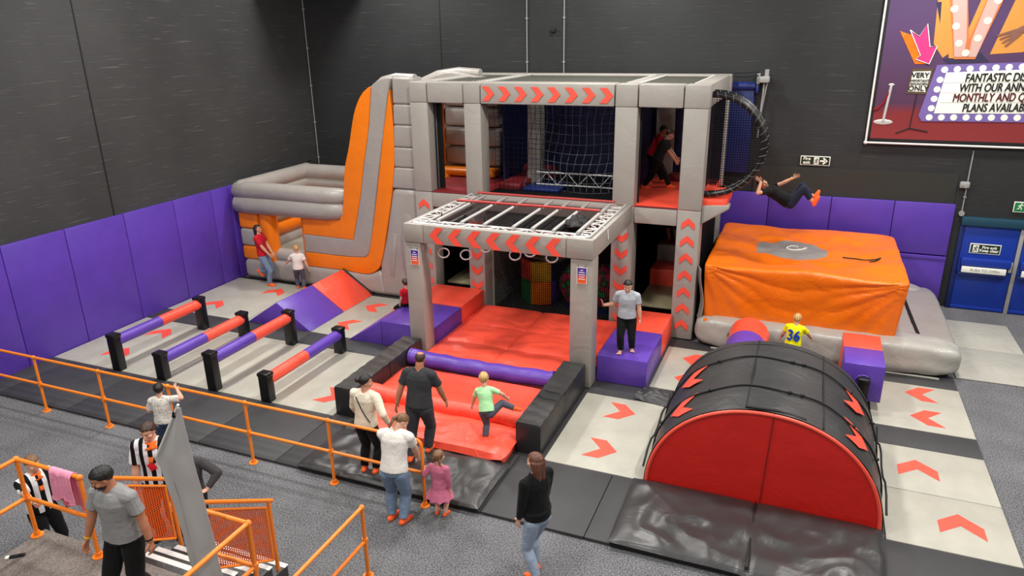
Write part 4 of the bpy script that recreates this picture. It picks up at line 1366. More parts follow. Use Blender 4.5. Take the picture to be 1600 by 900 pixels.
        part(hp, 'lacing', mb, 'pipe_grey')
    def side(u, v):
        an = R(90 - u * 180)
        return (-1.86 + 1.0 * math.cos(an), 15.15 + v * 0.47, 4.2 + 1.0 * math.sin(an))
    part(t, 'hoop_net', cord_net(24, 4, side, 0.006), 'rope_dark', smooth=False)
    part(t, 'hoop_net', MB().grid(12, 20, lambda u, v: (-1.88 + u * 1.0 * math.cos(R(-90 + v * 180)), 15.64, 4.2 + u * 1.0 * math.sin(R(-90 + v * 180)))), 'play_net', smooth=False)


net_mat('m_side_net', (10, 10, 14), 0.05, 0.3, (1, 2))
climbing_frame()

# soft-play shapes behind the mesh
mt, nt, b = new_mat('m_leaf', (20, 80, 50), 0.6)
vo = nt.nodes.new('ShaderNodeTexVoronoi'); vo.inputs['Scale'].default_value = 5
nt.links.new(coords(nt), vo.inputs['Vector'])
nt.links.new(ramp(nt, vo.outputs['Distance'], [(0.3, lin((40, 150, 80))), (0.45, lin((10, 40, 24))), (0.62, lin((190, 40, 80)))]), b.inputs['Base Color'])


def soft_cube():
    t = thing('soft_play_cube', 'many-coloured soft play shape behind the dark mesh', 'soft play shape', (-5.85, 16.1, 0.03))
    cols = ['red_vinyl', 'yellow_vinyl', 'blue_pad', 'green_vinyl', 'orange_vinyl', 'purple_vinyl']
    c = V((-5.85, 16.1, 0))
    for k in range(6):
        a0, a1 = R(60 * k + 200), R(60 * k + 260)
        p0 = c + V((math.cos(a0), math.sin(a0), 0)) * 0.5
        p1 = c + V((math.cos(a1), math.sin(a1), 0)) * 0.5
        part(t, 'side_panel', MB().prism([p0 + V((0, 0, 0.65)), p1 + V((0, 0, 0.65)), p1 + V((0, 0, 1.15)), p0 + V((0, 0, 1.15))], (c - (p0 + p1) / 2) * 0.15, 0.01), cols[k])
        part(t, 'side_panel', MB().prism([p0 + V((0, 0, 0.05)), p1 + V((0, 0, 0.05)), p1 + V((0, 0, 0.64)), p0 + V((0, 0, 0.64))], (c - (p0 + p1) / 2) * 0.15, 0.01), cols[(k + 3) % 6])
    part(t, 'top_board', MB().box(-0.45, 0.5, -0.35, 0.4, 0, 0.08, 0.02, M=Matrix.Translation((-5.7, 16.15, 1.16)) @ Matrix.Rotation(R(-20), 4, 'Z')), 'tan_vinyl')


soft_cube()
for x, r, l in ((-4.86, 0.5, 'leaf-patterned green soft lump behind the dark mesh, left of the post'), (-4.15, 0.52, 'leaf-patterned green and pink soft lump behind the dark mesh, right of the post')):
    t = thing('soft_play_lump', l, 'soft play shape', (x, 15.95, 0.03), 'patterned soft shapes behind the mesh')
    part(t, 'body', MB().ell((x, 15.95, 0.62), (r * 0.85, r * 0.7, 0.58)).displace(0.05, 3, x), 'm_leaf')
    part(t, 'base', MB().cyl((x, 15.95, 0.03), (x, 15.95, 0.12), r * 0.6), 'blue_pad')
tag(solo('tunnel_ring', MB().tube([(-4.75 + 0.3 * math.cos(q * 0.3), 16.9, 1.55 + 0.3 * math.sin(q * 0.3)) for q in range(21)], 0.06, 8, closed=True), 'pink_vinyl', None, None, (-4.75, 16.9, 1.25)), 'pink soft ring behind the dark mesh', 'ring')

# ------------------------------------------------------------------ monkey-bar frame
def bar_frame():
    t = thing('monkey_bar_frame', 'low grey padded frame with overhead bars in front of the climbing frame', 'bar frame', (-5.2, 13.2, 0.0))
    gp = 'grey_pad'
    y0 = 11.84
    for a, b_ in ((-7.16, -6.8), (-3.74, -3.32)):
        part(t, 'post', MB().box(a, b_, y0, y0 + 0.36, 0.04, 2.57, 0.02).displace(0.012, 4, a), gp)
    for k, (a, b_) in enumerate(((-7.15, -6.72), (-6.715, -3.82), (-3.815, -3.32))):
        p = part(t, 'front_beam', MB().box(a, b_, y0 - 0.02, y0 + 0.1, 2.58, 2.95, 0.015).displace(0.004, 6, k), gp)
        if k == 1:
            for q in range(7):
                part(p, 'arrow', chevron(MB(), (-6.42 + q * 0.395, y0 - 0.03, 2.76), (-1, 0, 0), (0, 0, 1), 0.6, (0, -1, 0), 0.005), 'red_flat', smooth=False)
    part(t, 'side_beam', MB().box(-3.42, -3.32, y0 + 0.1, 14.78, 2.56, 2.94, 0.015).displace(0.015, 5), gp)
    part(t, 'side_beam', MB().box(-7.15, -7.05, y0 + 0.1, 14.78, 2.56, 2.94, 0.015).displace(0.015, 5), gp)
    # aluminium trusses under the open top
    def truss(p0, p1, w, n, axis):
        mb = MB()
        p0, p1, w = V(p0), V(p1), V(w)
        for o in (V((0, 0, 0)), w):
            mb.cyl(p0 + o, p1 + o, 0.024, seg=8)
        for o in (V((0, 0, -0.26)), w + V((0, 0, -0.26))):
            mb.cyl(p0 + o, p1 + o, 0.02, seg=8)
        for q in range(n):
            a = p0.lerp(p1, q / n); b_ = p0.lerp(p1, (q + 1) / n)
            mb.cyl(a if q % 2 else a + w, b_ + w if q % 2 else b_, 0.014, seg=6)
            mb.cyl(a, a + w, 0.012, seg=6)
            mb.cyl(a, a.lerp(b_, 0.5) + V((0, 0, -0.26)), 0.01, seg=5)
            mb.cyl(a.lerp(b_, 0.5) + V((0, 0, -0.26)), b_, 0.01, seg=5)
        return mb
    part(t, 'truss', truss((-7.02, y0 + 0.15, 2.95), (-7.02, 14.7, 2.95), (0.26, 0, 0), 9, 'y'), 'alu')
    part(t, 'truss', truss((-3.72, y0 + 0.15, 2.95), (-3.72, 14.7, 2.95), (0.28, 0, 0), 9, 'y'), 'alu')
    part(t, 'truss', truss((-7.0, y0 + 0.12, 2.93), (-3.5, y0 + 0.12, 2.93), (0, 0.22, 0), 12, 'x'), 'alu')
    part(t, 'overhead_net', MB().box(-6.72, -3.75, y0 + 0.32, 14.6, 2.86, 2.863), 'black_net')
    for k, x in enumerate((-6.52, -6.0, -5.52, -4.93, -4.55, -4.14, -3.68)):
        part(t, 'overhead_bar', MB().cyl((x, y0 + 0.2, 3.0), (x - 0.02, 13.55, 3.0), 0.03, seg=12), 'alu')
        part(t, 'overhead_bar', MB().cyl((x - 0.02, 13.75, 3.0), (x - 0.03, 14.4, 3.0), 0.03, seg=12), 'alu')
    for a, b_, y in ((-6.85, -5.2, 13.6), (-5.35, -3.7, 13.62), (-6.75, -5.0, 14.45), (-5.1, -3.62, 14.47)):
        part(t, 'red_rail', MB().cyl((a, y, 3.05), (b_, y, 3.05), 0.028, seg=10), 'm_rail_red')
    part(t, 'rolled_net', MB().ell((-3.95, 12.9, 2.98), (0.22, 0.4, 0.07)).displace(0.06, 12).displace(0.05, 25), 'black', smooth=False)
    part(t, 'net_tie', MB().tube([(-3.62, 12.9, 2.96), (-3.5, 12.82, 2.98), (-3.33, 12.85, 2.9), (-3.3, 12.78, 2.72)], 0.012, 5), 'white_paint')


new_mat('m_rail_red', (176, 60, 56), 0.45)
bar_frame()
for x, zb, l in ((-6.73, 1.99, 'first from the left'), (-6.22, 2.0, 'second from the left'), (-5.78, 2.2, 'third from the left'), (-5.14, 2.1, 'fourth from the left'), (-4.82, 2.2, 'fifth from the left'), (-4.37, 2.13, 'beside the right post')):
    y = 12.65; zb += 0.06
    t = thing('gym_ring', 'white hanging ring under the bar frame, ' + l, 'gym ring', (x, y, zb), 'rings under the bar frame')
    part(t, 'ring', MB().tube([(x + 0.1 * math.cos(q * 0.3142), y + 0.05 * math.cos(q * 0.3142), zb + 0.1 + 0.1 * math.sin(q * 0.3142)) for q in range(20)], 0.015, 8, closed=True), 'white_paint')
    part(t, 'strap', MB().box(x - 0.012, x + 0.012, y - 0.003, y + 0.003, zb + 0.2, 3.0), 'black')
for a, l in ((-7.02, 'left'), (-3.6, 'right')):
    t = thing('notice_poster', 'small purple and orange poster on the ' + l + ' front post of the bar frame', 'poster', (a + 0.08, 11.83, 2.1), 'posters on the bar frame posts')
    part(t, 'print', MB().box(a, a + 0.165, 11.822, 11.828, 2.13, 2.42), 'poster_print')
    part(t, 'border', MB().box(a - 0.012, a + 0.177, 11.826, 11.832, 2.118, 2.432), 'sign_white')
    for k in range(5):
        w = (0.05, 0.11, 0.12, 0.1, 0.12)[k]
        part(t, 'print_line', MB().box(a + 0.082 - w / 2, a + 0.082 + w / 2, 11.819, 11.823, 2.37 - k * 0.042, 2.383 - k * 0.042), 'sign_white')
    for k in range(2):
        part(t, 'tie', MB().cyl((a + 0.01 + k * 0.14, 11.824, 2.43), (a + 0.01 + k * 0.14, 11.822, 2.48), 0.004, seg=5), 'black')

# winch and blue pad high on the wall beside the frame
t = thing('wall_winch', 'grey bracket with hanging ropes high on the back wall, right of the frame', 'bracket', (-1.15, YB - 0.1, 5.2))
part(t, 'bracket', MB().box(-1.27, -1.05, YB - 0.35, YB, 5.2, 5.34, 0.02).cyl((-1.12, YB - 0.2, 5.34), (-1.12, YB - 0.2, 5.5), 0.05).box(-1.34, -1.27, YB - 0.2, YB, 5.15, 5.4, 0.01), 'pipe_grey')
part(t, 'rope', MB().cyl((-1.16, YB - 0.2, 5.2), (-1.2, YB - 0.2, 3.9), 0.02, seg=6), 'pipe_grey')
part(t, 'rope', MB().cyl((-1.1, YB - 0.15, 5.2), (-1.22, YB - 0.15, 4.1), 0.02, seg=6), 'pipe_grey')
part(t, 'cable', MB().tube([(-1.9, 18.6, 5.35), (-1.6, 18.7, 5.33), (-1.3, 18.85, 5.36)], 0.014, 6).tube([(-1.9, 18.6, 5.42), (-1.6, 18.7, 5.43), (-1.3, 18.85, 5.44)], 0.012, 6), 'black')
part(t, 'clamp', MB().box(-1.34, -1.27, YB - 0.3, YB, 4.95, 5.14, 0.02), 'blue_pad')
mb = MB().box(-2.2, -1.36, YB - 0.2, YB - 0.03, 3.0, 5.05, 0.03).cyl((-2.2, YB - 0.15, 5.1), (-1.36, YB - 0.15, 5.1), 0.11)
solo('crash_pad', mb, 'blue_pad', 'dark blue hanging pad on the back wall behind the black hoops', 'wall pad', (-1.8, YB - 0.1, 3.0))

# ------------------------------------------------------------------ orange pipe rails
RO = 'rail_orange'


def fitting(mb, p, r=0.036):
    mb.ell(p, (r, r, r), u=12, v=8)


def post_with_flange(t, x, y, z0, z1, mid=None):
    p = part(t, 'post', MB().cyl((x, y, z0), (x, y, z1), 0.0245, seg=14), RO)
    part(p, 'floor_flange', MB().cyl((x, y, z0), (x, y, z0 + 0.012), 0.07, seg=16).cyl((x, y, z0 + 0.012), (x, y, z0 + 0.06), 0.034, seg=14), RO)
    mb = MB()
    fitting(mb, (x, y, z1))
    part(p, 'top_fitting', mb, RO)
    if mid:
        mb = MB().cyl((x, y, mid - 0.04), (x, y, mid + 0.04), 0.036, seg=14)
        part(p, 'middle_fitting', mb, RO)
    return p


def hall_rail():
    y = 7.6
    t = thing('guard_rail', 'long orange pipe rail along the front of the course', 'rail', (-9.4, y, 0))
    xs = [-13.95, -12.39, -10.8, -9.22, -7.64, -6.1]
    for x in xs:
        post_with_flange(t, x, y, 0, 1.08, 0.55)
    p = part(t, 'post', MB().tube([(-4.54, y, 0), (-4.54, y, 0.98), (-4.56, y, 1.04), (-4.6, y, 1.07), (-4.68, y, 1.08)], 0.0245, 14), RO)
    part(p, 'floor_flange', MB().cyl((-4.54, y, 0), (-4.54, y, 0.012), 0.07, seg=16).cyl((-4.54, y, 0.012), (-4.54, y, 0.06), 0.034, seg=14), RO)
    part(p, 'clamp_fitting', MB().cyl((-4.54, y, 0.51), (-4.54, y, 0.59), 0.034, seg=14), RO)
    part(t, 'top_rail', MB().cyl((-14.4, y, 1.08), (-4.66, y, 1.08), 0.0245, seg=14), RO)
    part(t, 'middle_rail', MB().cyl((-14.4, y, 0.55), (-4.54, y, 0.55), 0.0245, seg=14), RO)


hall_rail()

ZP = 0.85


def landing():
    t = thing('stair_landing', 'carpeted landing at the bottom left corner with a short flight of stairs', 'landing', (-6.0, 3.6, 0))
    part(t, 'landing_carpet', MB().box(-8.02, -4.6, 2.4, 4.55, 0.03, ZP, 0.012), 'carpet_warm')
    nos = [(4.66, ZP), (4.92, 0.68), (5.18, 0.51), (5.44, 0.34), (5.7, 0.17)]
    for k, (y, z) in enumerate(nos):
        part(t, 'tread', MB().box(-6.68, -5.46, 4.55 if k == 0 else nos[k - 1][0] - 0.02, y + 0.02, 0.0, z, 0.006), 'tunnel_black')
        part(t, 'nosing', MB().box(-6.66, -5.45, y - 0.045, y + 0.025, z - 0.004, z + 0.006, 0.002), 'white_paint')


landing()


def balustrade(x, ya, yb, label):
    """stair balustrade: top rail falling with the flight, mesh infill, two posts"""
    def zt(y):
        return ZP + 1.06 - (y - 4.5) * 0.655
    t = thing('stair_balustrade', label, 'balustrade', (x, (ya + yb) / 2, 0.0), 'mesh balustrades beside the stairs')
    part(t, 'handrail', MB().cyl((x, ya, zt(ya)), (x, yb + 0.06, zt(yb + 0.06)), 0.0245, seg=14), RO)
    for y in (ya, yb):
        z0 = max(0.17, ZP - max(0, y - 4.55) * 0.655 - 0.05)
        part(t, 'post', MB().cyl((x, y, z0), (x, y, zt(y)), 0.0245, seg=14), RO)
    fr = MB()
    def q(y, h):
        return (x, y, zt(y) - h)
    a, b_ = ya + 0.07, yb - 0.06
    for p0, p1 in ((q(a, 0.1), q(b_, 0.1)), (q(b_, 0.1), q(b_, 0.86)), (q(b_, 0.86), q(a, 0.86)), (q(a, 0.86), q(a, 0.1))):
        fr.cyl(p0, p1, 0.016, seg=8)
    part(t, 'panel_frame', fr, RO)
    part(t, 'mesh_panel', MB().prism([q(a, 0.1), q(b_, 0.1), q(b_, 0.86), q(a, 0.86)], (0.004, 0, 0)), 'orange_mesh', smooth=False)


balustrade(-6.72, 4.55, 5.3, 'orange mesh balustrade on the left of the stairs, behind the man in grey')
balustrade(-5.5, 4.6, 5.6, 'orange mesh balustrade on the right of the stairs, right of the grey flag')


def landing_rails():
    y = 4.43
    t = thing('landing_rail', 'orange pipe rail at the left end of the carpeted landing, pink cloth over it', 'rail', (-7.5, y, ZP))
    z1, zm = ZP + 1.05, ZP + 0.53
    for x in (-7.99, -6.97):
        post_with_flange(t, x, y, ZP, z1, zm)
    part(t, 'top_rail', MB().cyl((-7.99, y, z1), (-6.97, y, z1), 0.0245, seg=14), RO)
    part(t, 'top_rail', MB().cyl((-7.99, y, z1), (-7.99, 2.6, z1), 0.0245, seg=14), RO)
    part(t, 'middle_rail', MB().cyl((-7.99, y, zm), (-6.97, y, zm), 0.0245, seg=14), RO)
    part(t, 'middle_rail', MB().cyl((-7.99, y, zm), (-7.99, 2.6, zm), 0.0245, seg=14), RO)
    post_with_flange(t, -7.99, 2.7, ZP, z1, zm)
    part(t, 'short_stub', MB().cyl((-6.72, 4.42, ZP), (-6.72, 4.42, ZP + 0.22), 0.022, seg=10), RO)
    t = thing('landing_rail', 'orange pipe rail at the right end of the carpeted landing, crossing the grey flag', 'rail', (-4.7, 4.0, ZP))
    x, y = -4.69, 4.47
    post_with_flange(t, x, y, ZP, z1, zm)
    part(t, 'top_rail', MB().cyl((x, y, z1), (x, 2.6, z1), 0.0245, seg=14), RO)
    part(t, 'top_rail', MB().cyl((x, y, z1), (-5.44, y, z1), 0.0245, seg=14), RO)
    part(t, 'middle_rail', MB().cyl((x, y, zm), (x, 2.6, zm), 0.0245, seg=14), RO)
    part(t, 'middle_rail', MB().cyl((x, y, zm), (-5.44, y, zm), 0.0245, seg=14), RO)
    post_with_flange(t, x, 2.7, ZP, z1, zm)
    t = thing('floor_rail', 'short orange pipe rail standing on the carpet right of the stairs', 'rail', (-4.52, 5.0, 0))
    post_with_flange(t, -4.52, 6.08, 0, 1.02, 0.53)
    post_with_flange(t, -4.52, 3.4, 0, 1.02, 0.53)
    part(t, 'top_rail', MB().cyl((-4.52, 6.08, 1.02), (-4.52, 3.2, 1.02), 0.0245, seg=14), RO)
    part(t, 'middle_rail', MB().cyl((-4.52, 6.08, 0.53), (-4.52, 3.2, 0.53), 0.0245, seg=14), RO)


landing_rails()

# pink cloth over the rail
def towel():
    y, zt = 4.43, ZP + 1.05
    x0, x1 = -7.42, -7.08
    def f(u, v):
        x = x0 + u * (x1 - x0) + 0.02 * math.sin(v * 5)
        s = (v - 0.42) * 0.92
        r = 0.036
        fold = 0.022 * math.sin(u * 17 + v * 2) * min(1, abs(s) * 5) + 0.015 * noise.noise(V((u * 6, v * 5, 1)))
        if abs(s) < 0.055:
            an = s / 0.055 * math.pi / 2
            return (x, y + r * math.sin(an), zt + r * math.cos(an))
        d = abs(s) - 0.055
        return (x + 0.08 * d * (u - 0.2), y + math.copysign(r + 0.006 + 0.02 * d + abs(fold), s), zt - d * (1 + 0.1 * math.sin(u * 9)))
    t = thing('pink_towel', 'pink cloth hung over the orange landing rail', 'cloth', ((x0 + x1) / 2, y, zt - 0.4))
    part(t, 'cloth', MB().grid(30, 50, f, 0.008), 'c_towel', ang=80)
    part(t, 'hem', MB().tube([V(f(u / 20, 0.015)) for u in range(21)], 0.008, 6), 'c_towel')


towel()
t = thing('small_device', 'small black device with a white end lying on the landing carpet', 'device', (-7.86, 4.0, ZP))
part(t, 'body', MB().box(-0.022, 0.022, -0.1, 0.06, 0, 0.022, 0.006, M=Matrix.Translation((-7.83, 4.1, ZP)) @ Matrix.Rotation(R(-50), 4, 'Z')), 'black_plastic')
part(t, 'tip', MB().box(-0.023, 0.023, -0.14, -0.1, 0, 0.023, 0.005, M=Matrix.Translation((-7.83, 4.1, ZP)) @ Matrix.Rotation(R(-50), 4, 'Z')), 'sign_white')


def flag():
    """tall pointed fabric flag on a bent pole, seen from the back"""
    y = 4.2
    L = [(-5.02, 3.26), (-5.43, 2.62), (-5.34, 2.2), (-5.30, 1.8), (-5.27, 1.4), (-5.2, 0.95)]
    Rr = [(-4.985, 3.26), (-4.965, 2.8), (-4.94, 2.4), (-4.9, 1.9), (-4.86, 1.45), (-4.82, 0.95)]
    def lerp(P, v):
        k = min(len(P) - 2, int(v * (len(P) - 1)))
        w = v * (len(P) - 1) - k
        return (P[k][0] + (P[k + 1][0] - P[k][0]) * w, P[k][1] + (P[k + 1][1] - P[k][1]) * w)
    def f(u, v):
        a, b_ = lerp(L, v), lerp(Rr, v)
        x = a[0] + (b_[0] - a[0]) * u
        z = a[1] + (b_[1] - a[1]) * u
        return (x, y + 0.03 * math.sin(u * 7 + v * 2.2) * (0.3 + v) + 0.015 * noise.noise(V((u * 3, v * 6, 0))), z)
    t = thing('feather_flag', 'tall grey pointed flag standing on the landing, seen from behind', 'flag', (-5.0, y, ZP))
    part(t, 'cloth', MB().grid(24, 60, f, 0.004), 'flag_grey', ang=80)
    part(t, 'pole', MB().tube([(-5.46, y + 0.01, 2.6), (-5.24, y + 0.012, 2.94), (-5.02, y + 0.012, 3.28)], 0.012, 8), 'white_paint')
    part(t, 'pole_joint', MB().cyl((-5.475, y + 0.01, 2.57), (-5.45, y + 0.01, 2.63), 0.014).cyl((-5.1, y + 0.01, 3.14), (-5.08, y + 0.01, 3.2), 0.018), 'black')
    part(t, 'seam', MB().tube([(lambda a, b_: (a[0] + (b_[0] - a[0]) * 0.3, f(0.3, k / 20)[1] - 0.004, a[1]))(lerp(L, k / 20), lerp(Rr, k / 20)) for k in range(6, 21)], 0.0025, 5), 'pipe_grey')
    part(t, 'edge_binding', MB().tube([V(f(0.0, k / 24)) for k in range(5, 25)], 0.008, 6), 'flag_grey')
    part(t, 'back_pole', MB().tube([(-5.1, y + 0.07, 2.9), (-5.08, y + 0.09, 2.0), (-5.02, y + 0.09, ZP)], 0.014, 8), 'pipe_grey')
    part(t, 'foot', MB().box(-5.1, -4.75, y - 0.15, y + 0.2, ZP, ZP + 0.03, 0.008), 'black')


flag()

# ------------------------------------------------------------------ people
def remesh(mb, vox, smooth=2, disp=None):
    """fuse the overlapping closed shapes of mb into one continuous surface"""
    me = bpy.data.meshes.new('tmp')
    mb.bm.to_mesh(me)
    mb.bm.free()
    o = bpy.data.objects.new('tmp', me)
    COL.objects.link(o)
    md = o.modifiers.new('r', 'REMESH')
    md.mode = 'VOXEL'
    md.voxel_size = vox
    if smooth:
        ms = o.modifiers.new('s', 'SMOOTH')
        ms.factor = 0.5
        ms.iterations = smooth
    dg = bpy.context.evaluated_depsgraph_get()
    out = bpy.data.meshes.new_from_object(o.evaluated_get(dg))
    bpy.data.objects.remove(o)
    bpy.data.meshes.remove(me)
    r = MB()
    r.bm.from_mesh(out)
    bpy.data.meshes.remove(out)
    if disp:
        r.displace(disp[0], disp[1], disp[2])
    return r


def two_bone(a, c, l1, l2, pole):
    d = c - a
    L = d.length
    mx = (l1 + l2) * 0.998
    if L > mx:
        c = a + d * (mx / L)
        d = c - a
        L = mx
    k = (l1 * l1 - l2 * l2 + L * L) / (2 * L)
    h = math.sqrt(max(0, l1 * l1 - k * k))
    dn = d.normalized()
    p = pole - dn * pole.dot(dn)
    p = p.normalized() if p.length > 1e-5 else dn.orthogonal().normalized()
    return a + dn * k + p * h, c


def hand_mesh(mb, wrist, d, thumb, side, L, curl):
    d = d.normalized()
    t = (thumb - d * thumb.dot(d))
    t = t.normalized() if t.length > 1e-4 else d.orthogonal().normalized()
    n = d.cross(t) * (-1 if side > 0 else 1)          # palm normal
    pl, pw, pt = 0.5 * L, 0.40 * L, 0.15 * L
    def ring(s, w, th):
        c = wrist + d * s
        return [c + t * (w * math.cos(q * math.pi / 6)) + n * (th * math.sin(q * math.pi / 6)) for q in range(12)]
    mb.rings([ring(-0.1 * L, 0.14 * L, 0.11 * L), ring(0.02 * L, 0.15 * L, 0.11 * L), ring(0.2 * L, pw * 0.5, pt * 0.55), ring(pl, pw * 0.52, pt * 0.45), ring(pl + 0.03 * L, pw * 0.42, pt * 0.3)])
    for k, (o, ln) in enumerate(((0.39, 0.42), (0.13, 0.48), (-0.13, 0.44), (-0.38, 0.35))):
        b_ = wrist + d * (pl * 0.92) + t * (o * pw)
        an = 0.0
        r = 0.062 * L
        dirv = d + t * (o * 0.18)
        for s, (f, c) in enumerate(((0.42, 0.45), (0.32, 0.75), (0.26, 0.5))):
            an += curl * c
            v = (dirv * math.cos(an) + n * math.sin(an)).normalized()
            e = b_ + v * (ln * L * f)
            mb.cap(b_, r, e, r * 0.88, 8)
            b_, r = e, r * 0.88
    b_ = wrist + d * (0.14 * L) + t * (pw * 0.42)
    v = (d * 0.62 + t * 0.75 + n * 0.25 * (0.3 + curl)).normalized()
    e = b_ + v * 0.24 * L
    mb.cap(b_, 0.085 * L, e, 0.07 * L, 8)
    v = (d * 0.9 + t * 0.25 + n * 0.35 * (0.2 + curl)).normalized()
    mb.cap(e, 0.068 * L, e + v * 0.2 * L, 0.055 * L, 8)


def person(label, loc, yaw, H, hr=7.4, w=1.0, lean=(0, 0.02, 1), look=(0, 0), arms=None, legs=None, pelvis=None, skin='skin_a',
           top='c_grey', sleeve=0.5, bottom='c_black', leglen=1.0, feet='c_sock', hair='hair_brown', style='short', extras=(), group=None,
           skirt=None, twist=0.0, tilt=None, collar=None, vneck=False, vox=None, loose=1.0, face=True, hem=0.0, cut=None):
    """yaw 0 faces +Y. All pose points are local: x to the person's right, y forward, z up."""
    lean = V(lean).normalized()
    hd = H / hr
    kid = max(0.0, 7.4 - hr)
    leg = H * (0.515 - 0.026 * kid)
    thigh, shank, ank = leg * 0.50, leg * 0.43, leg * 0.075
    T = H - leg - hd * 1.02
    ua, fa, hl = 0.172 * H * (1 - 0.02 * kid), 0.148 * H, 0.104 * H
    sw, hw = 0.112 * H * (0.45 + 0.55 * w), 0.052 * H * w
    fat = w * (1.07 + 0.035 * kid)
    if pelvis is None:
        pelvis = (0, 0, leg * 0.985)
    P = V(pelvis)
    rt = V((math.cos(twist), math.sin(twist), 0))
    rt = (rt - lean * rt.dot(lean)).normalized()
    fw = lean.cross(rt)
    N = P + lean * T
    sh = {s: P + lean * (T * 0.885) + rt * (s * sw) for s in (1, -1)}
    hip = {s: P + V((s * hw, 0, -0.02 * H)) for s in (1, -1)}
    # feet (ankle positions) and knees
    legs = legs or {}
    L = {}
    for s in (1, -1):
        a = legs.get(s, {})
        an = V(a.get('ankle', (s * (hw + 0.01 * H), 0.0, ank)))
        kn, an = two_bone(hip[s], an, thigh, shank, V(a.get('pole', (0.12 * s, 1, 0))))
        L[s] = (kn, an, V(a.get('toe', (0.18 * s, 1, 0))).normalized())
    arms = arms or {}
    Am = {}
    for s in (1, -1):
        a = arms.get(s, {})
        wr = V(a.get('wrist', sh[s] + V((s * 0.06 * H, 0.03 * H, -0.97 * (ua + fa)))))
        el, wr = two_bone(sh[s], wr, ua, fa, V(a.get('pole', (s * 0.5, -1, -0.1))))
        hdv = V(a['hand']) if 'hand' in a else (wr - el)
        th = V(a.get('thumb', fw if abs(hdv.normalized().dot(fw)) < 0.8 else V((0, 0, 1))))
        Am[s] = (el, wr, hdv, th, a.get('curl', 0.45))
    # head frame
    hy, hp = R(look[0]), R(look[1])
    hf = (fw * math.cos(hy) - rt * math.sin(hy))
    hr_ = (rt * math.cos(hy) + fw * math.sin(hy))
    hu = (lean * math.cos(hp) + hf * math.sin(hp)).normalized()
    hf = (hf - hu * hf.dot(hu)).normalized()
    hr_ = hf.cross(hu)
    HM = Matrix((hr_, hf, hu)).transposed()
    HC = N + lean * (0.012 * H) + hu * (hd * 0.56) + hf * (hd * 0.06)

    def hpnt(x, y, z):
        return HC + HM @ V((x * hd, y * hd, z * hd))
    root = thing('person', label, 'person', loc, group)
    root.rotation_euler = (0, 0, R(yaw)) if tilt is None else tilt
    vox = vox or 0.0062 * H ** 0.5
    # ---------------- body
    b = MB()
    def oval(c, rx, ry, u=rt, f=fw, n=16):
        return [c + u * (rx * math.cos(2 * math.pi * k / n)) + f * (ry * math.sin(2 * math.pi * k / n)) for k in range(n)]
    TS = [(-0.10, .050, .050), (-0.02, .086, .066), (0.10, .092, .070), (0.28, .080, .060), (0.42, .076, .057), (0.60, .088, .064), (0.78, .094, .066), (0.90, .078, .055), (0.98, .044, .042)]
    b.rings([oval(P + lean * (T * t_), rx * H * fat, ry * H * fat) for t_, rx, ry in TS])
    b.cap(N - lean * 0.03 * H, 0.036 * H * fat, hpnt(0, -0.08, -0.28), 0.031 * H * fat)
    for s in (1, -1):
        b.cap(P + lean * T * 0.95 + rt * s * sw * 0.22, 0.034 * H * fat, sh[s] - lean * 0.004 * H, 0.030 * H * fat)
        el, wr, hdv, th, curl = Am[s]
        b.cap(sh[s], 0.032 * H * fat, el, 0.0235 * H * fat)
        b.cap(el, 0.0245 * H * fat, el.lerp(wr, 0.35), 0.0245 * H * fat)
        b.cap(el.lerp(wr, 0.3), 0.0245 * H * fat, wr, 0.0155 * H * fat)
        kn, an, toe = L[s]
        b.cap(hip[s], 0.052 * H * fat, kn, 0.034 * H * fat)
        b.cap(kn, 0.034 * H * fat, kn.lerp(an, 0.35) - fw * 0.008 * H, 0.034 * H * fat)
        b.cap(kn.lerp(an, 0.33) - fw * 0.008 * H, 0.033 * H * fat, an, 0.021 * H * fat)
        fl = 0.15 * H
        up = V((0, 0, 1)) - toe * toe.z
        up.normalize()
        b.cap(an - toe * 0.022 * H - up * ank * 0.45, 0.021 * H, an + toe * fl * 0.42 - up * ank * 0.55, 0.021 * H)
        b.cap(an, 0.022 * H, an + toe * fl * 0.45 - up * ank * 0.5, 0.019 * H)
        if feet is None:
            si = toe.cross(up)
            for q in range(5):
                o = an + toe * fl * (0.5 - 0.03 * q) - up * ank * 0.62 + si * (s * (-0.022 + 0.011 * q) * H * -1)
                b.cap(o, (0.0095 if q else 0.012) * H, o + toe * 0.022 * H, (0.0075 if q else 0.010) * H, 8)
        else:
            b.cap(an + toe * fl * 0.4 - up * ank * 0.6, 0.022 * H, an + toe * fl * 0.62 - up * ank * 0.66, 0.016 * H)
    # head
    def he(c, r):
        b.ell(hpnt(*c), (r[0] * hd, r[1] * hd, r[2] * hd), HM)
    he((0, -0.04, 0.13), (0.335, 0.415, 0.375))
    he((0, 0.05, -0.10), (0.285, 0.335, 0.34))
    he((0, 0.16, -0.28), (0.19, 0.19, 0.19))
    he((0, 0.30, -0.37), (0.10, 0.08, 0.085))
    he((0, 0.345, 0.10), (0.20, 0.06, 0.06))
    for s in (1, -1):
        he((s * 0.20, 0.25, -0.10), (0.10, 0.10, 0.09))
        he((s * 0.335, -0.03, -0.02), (0.035, 0.075, 0.115))
    b.cap(hpnt(0, 0.37, 0.05), 0.038 * hd, hpnt(0, 0.45, -0.12), 0.062 * hd, 8)
    he((0, 0.40, -0.265), (0.10, 0.045, 0.045))
    body = remesh(b, vox, 2)
    hm = MB()
    for s in (1, -1):
        el, wr, hdv, th, curl = Am[s]
        hand_mesh(hm, wr, hdv, th, s, hl, curl)
    hm = remesh(hm, 0.0026 * max(1, H / 1.4), 1)
    body.take(hm.bm)
    bo = part(root, 'body', body, skin, ang=180, local=True)
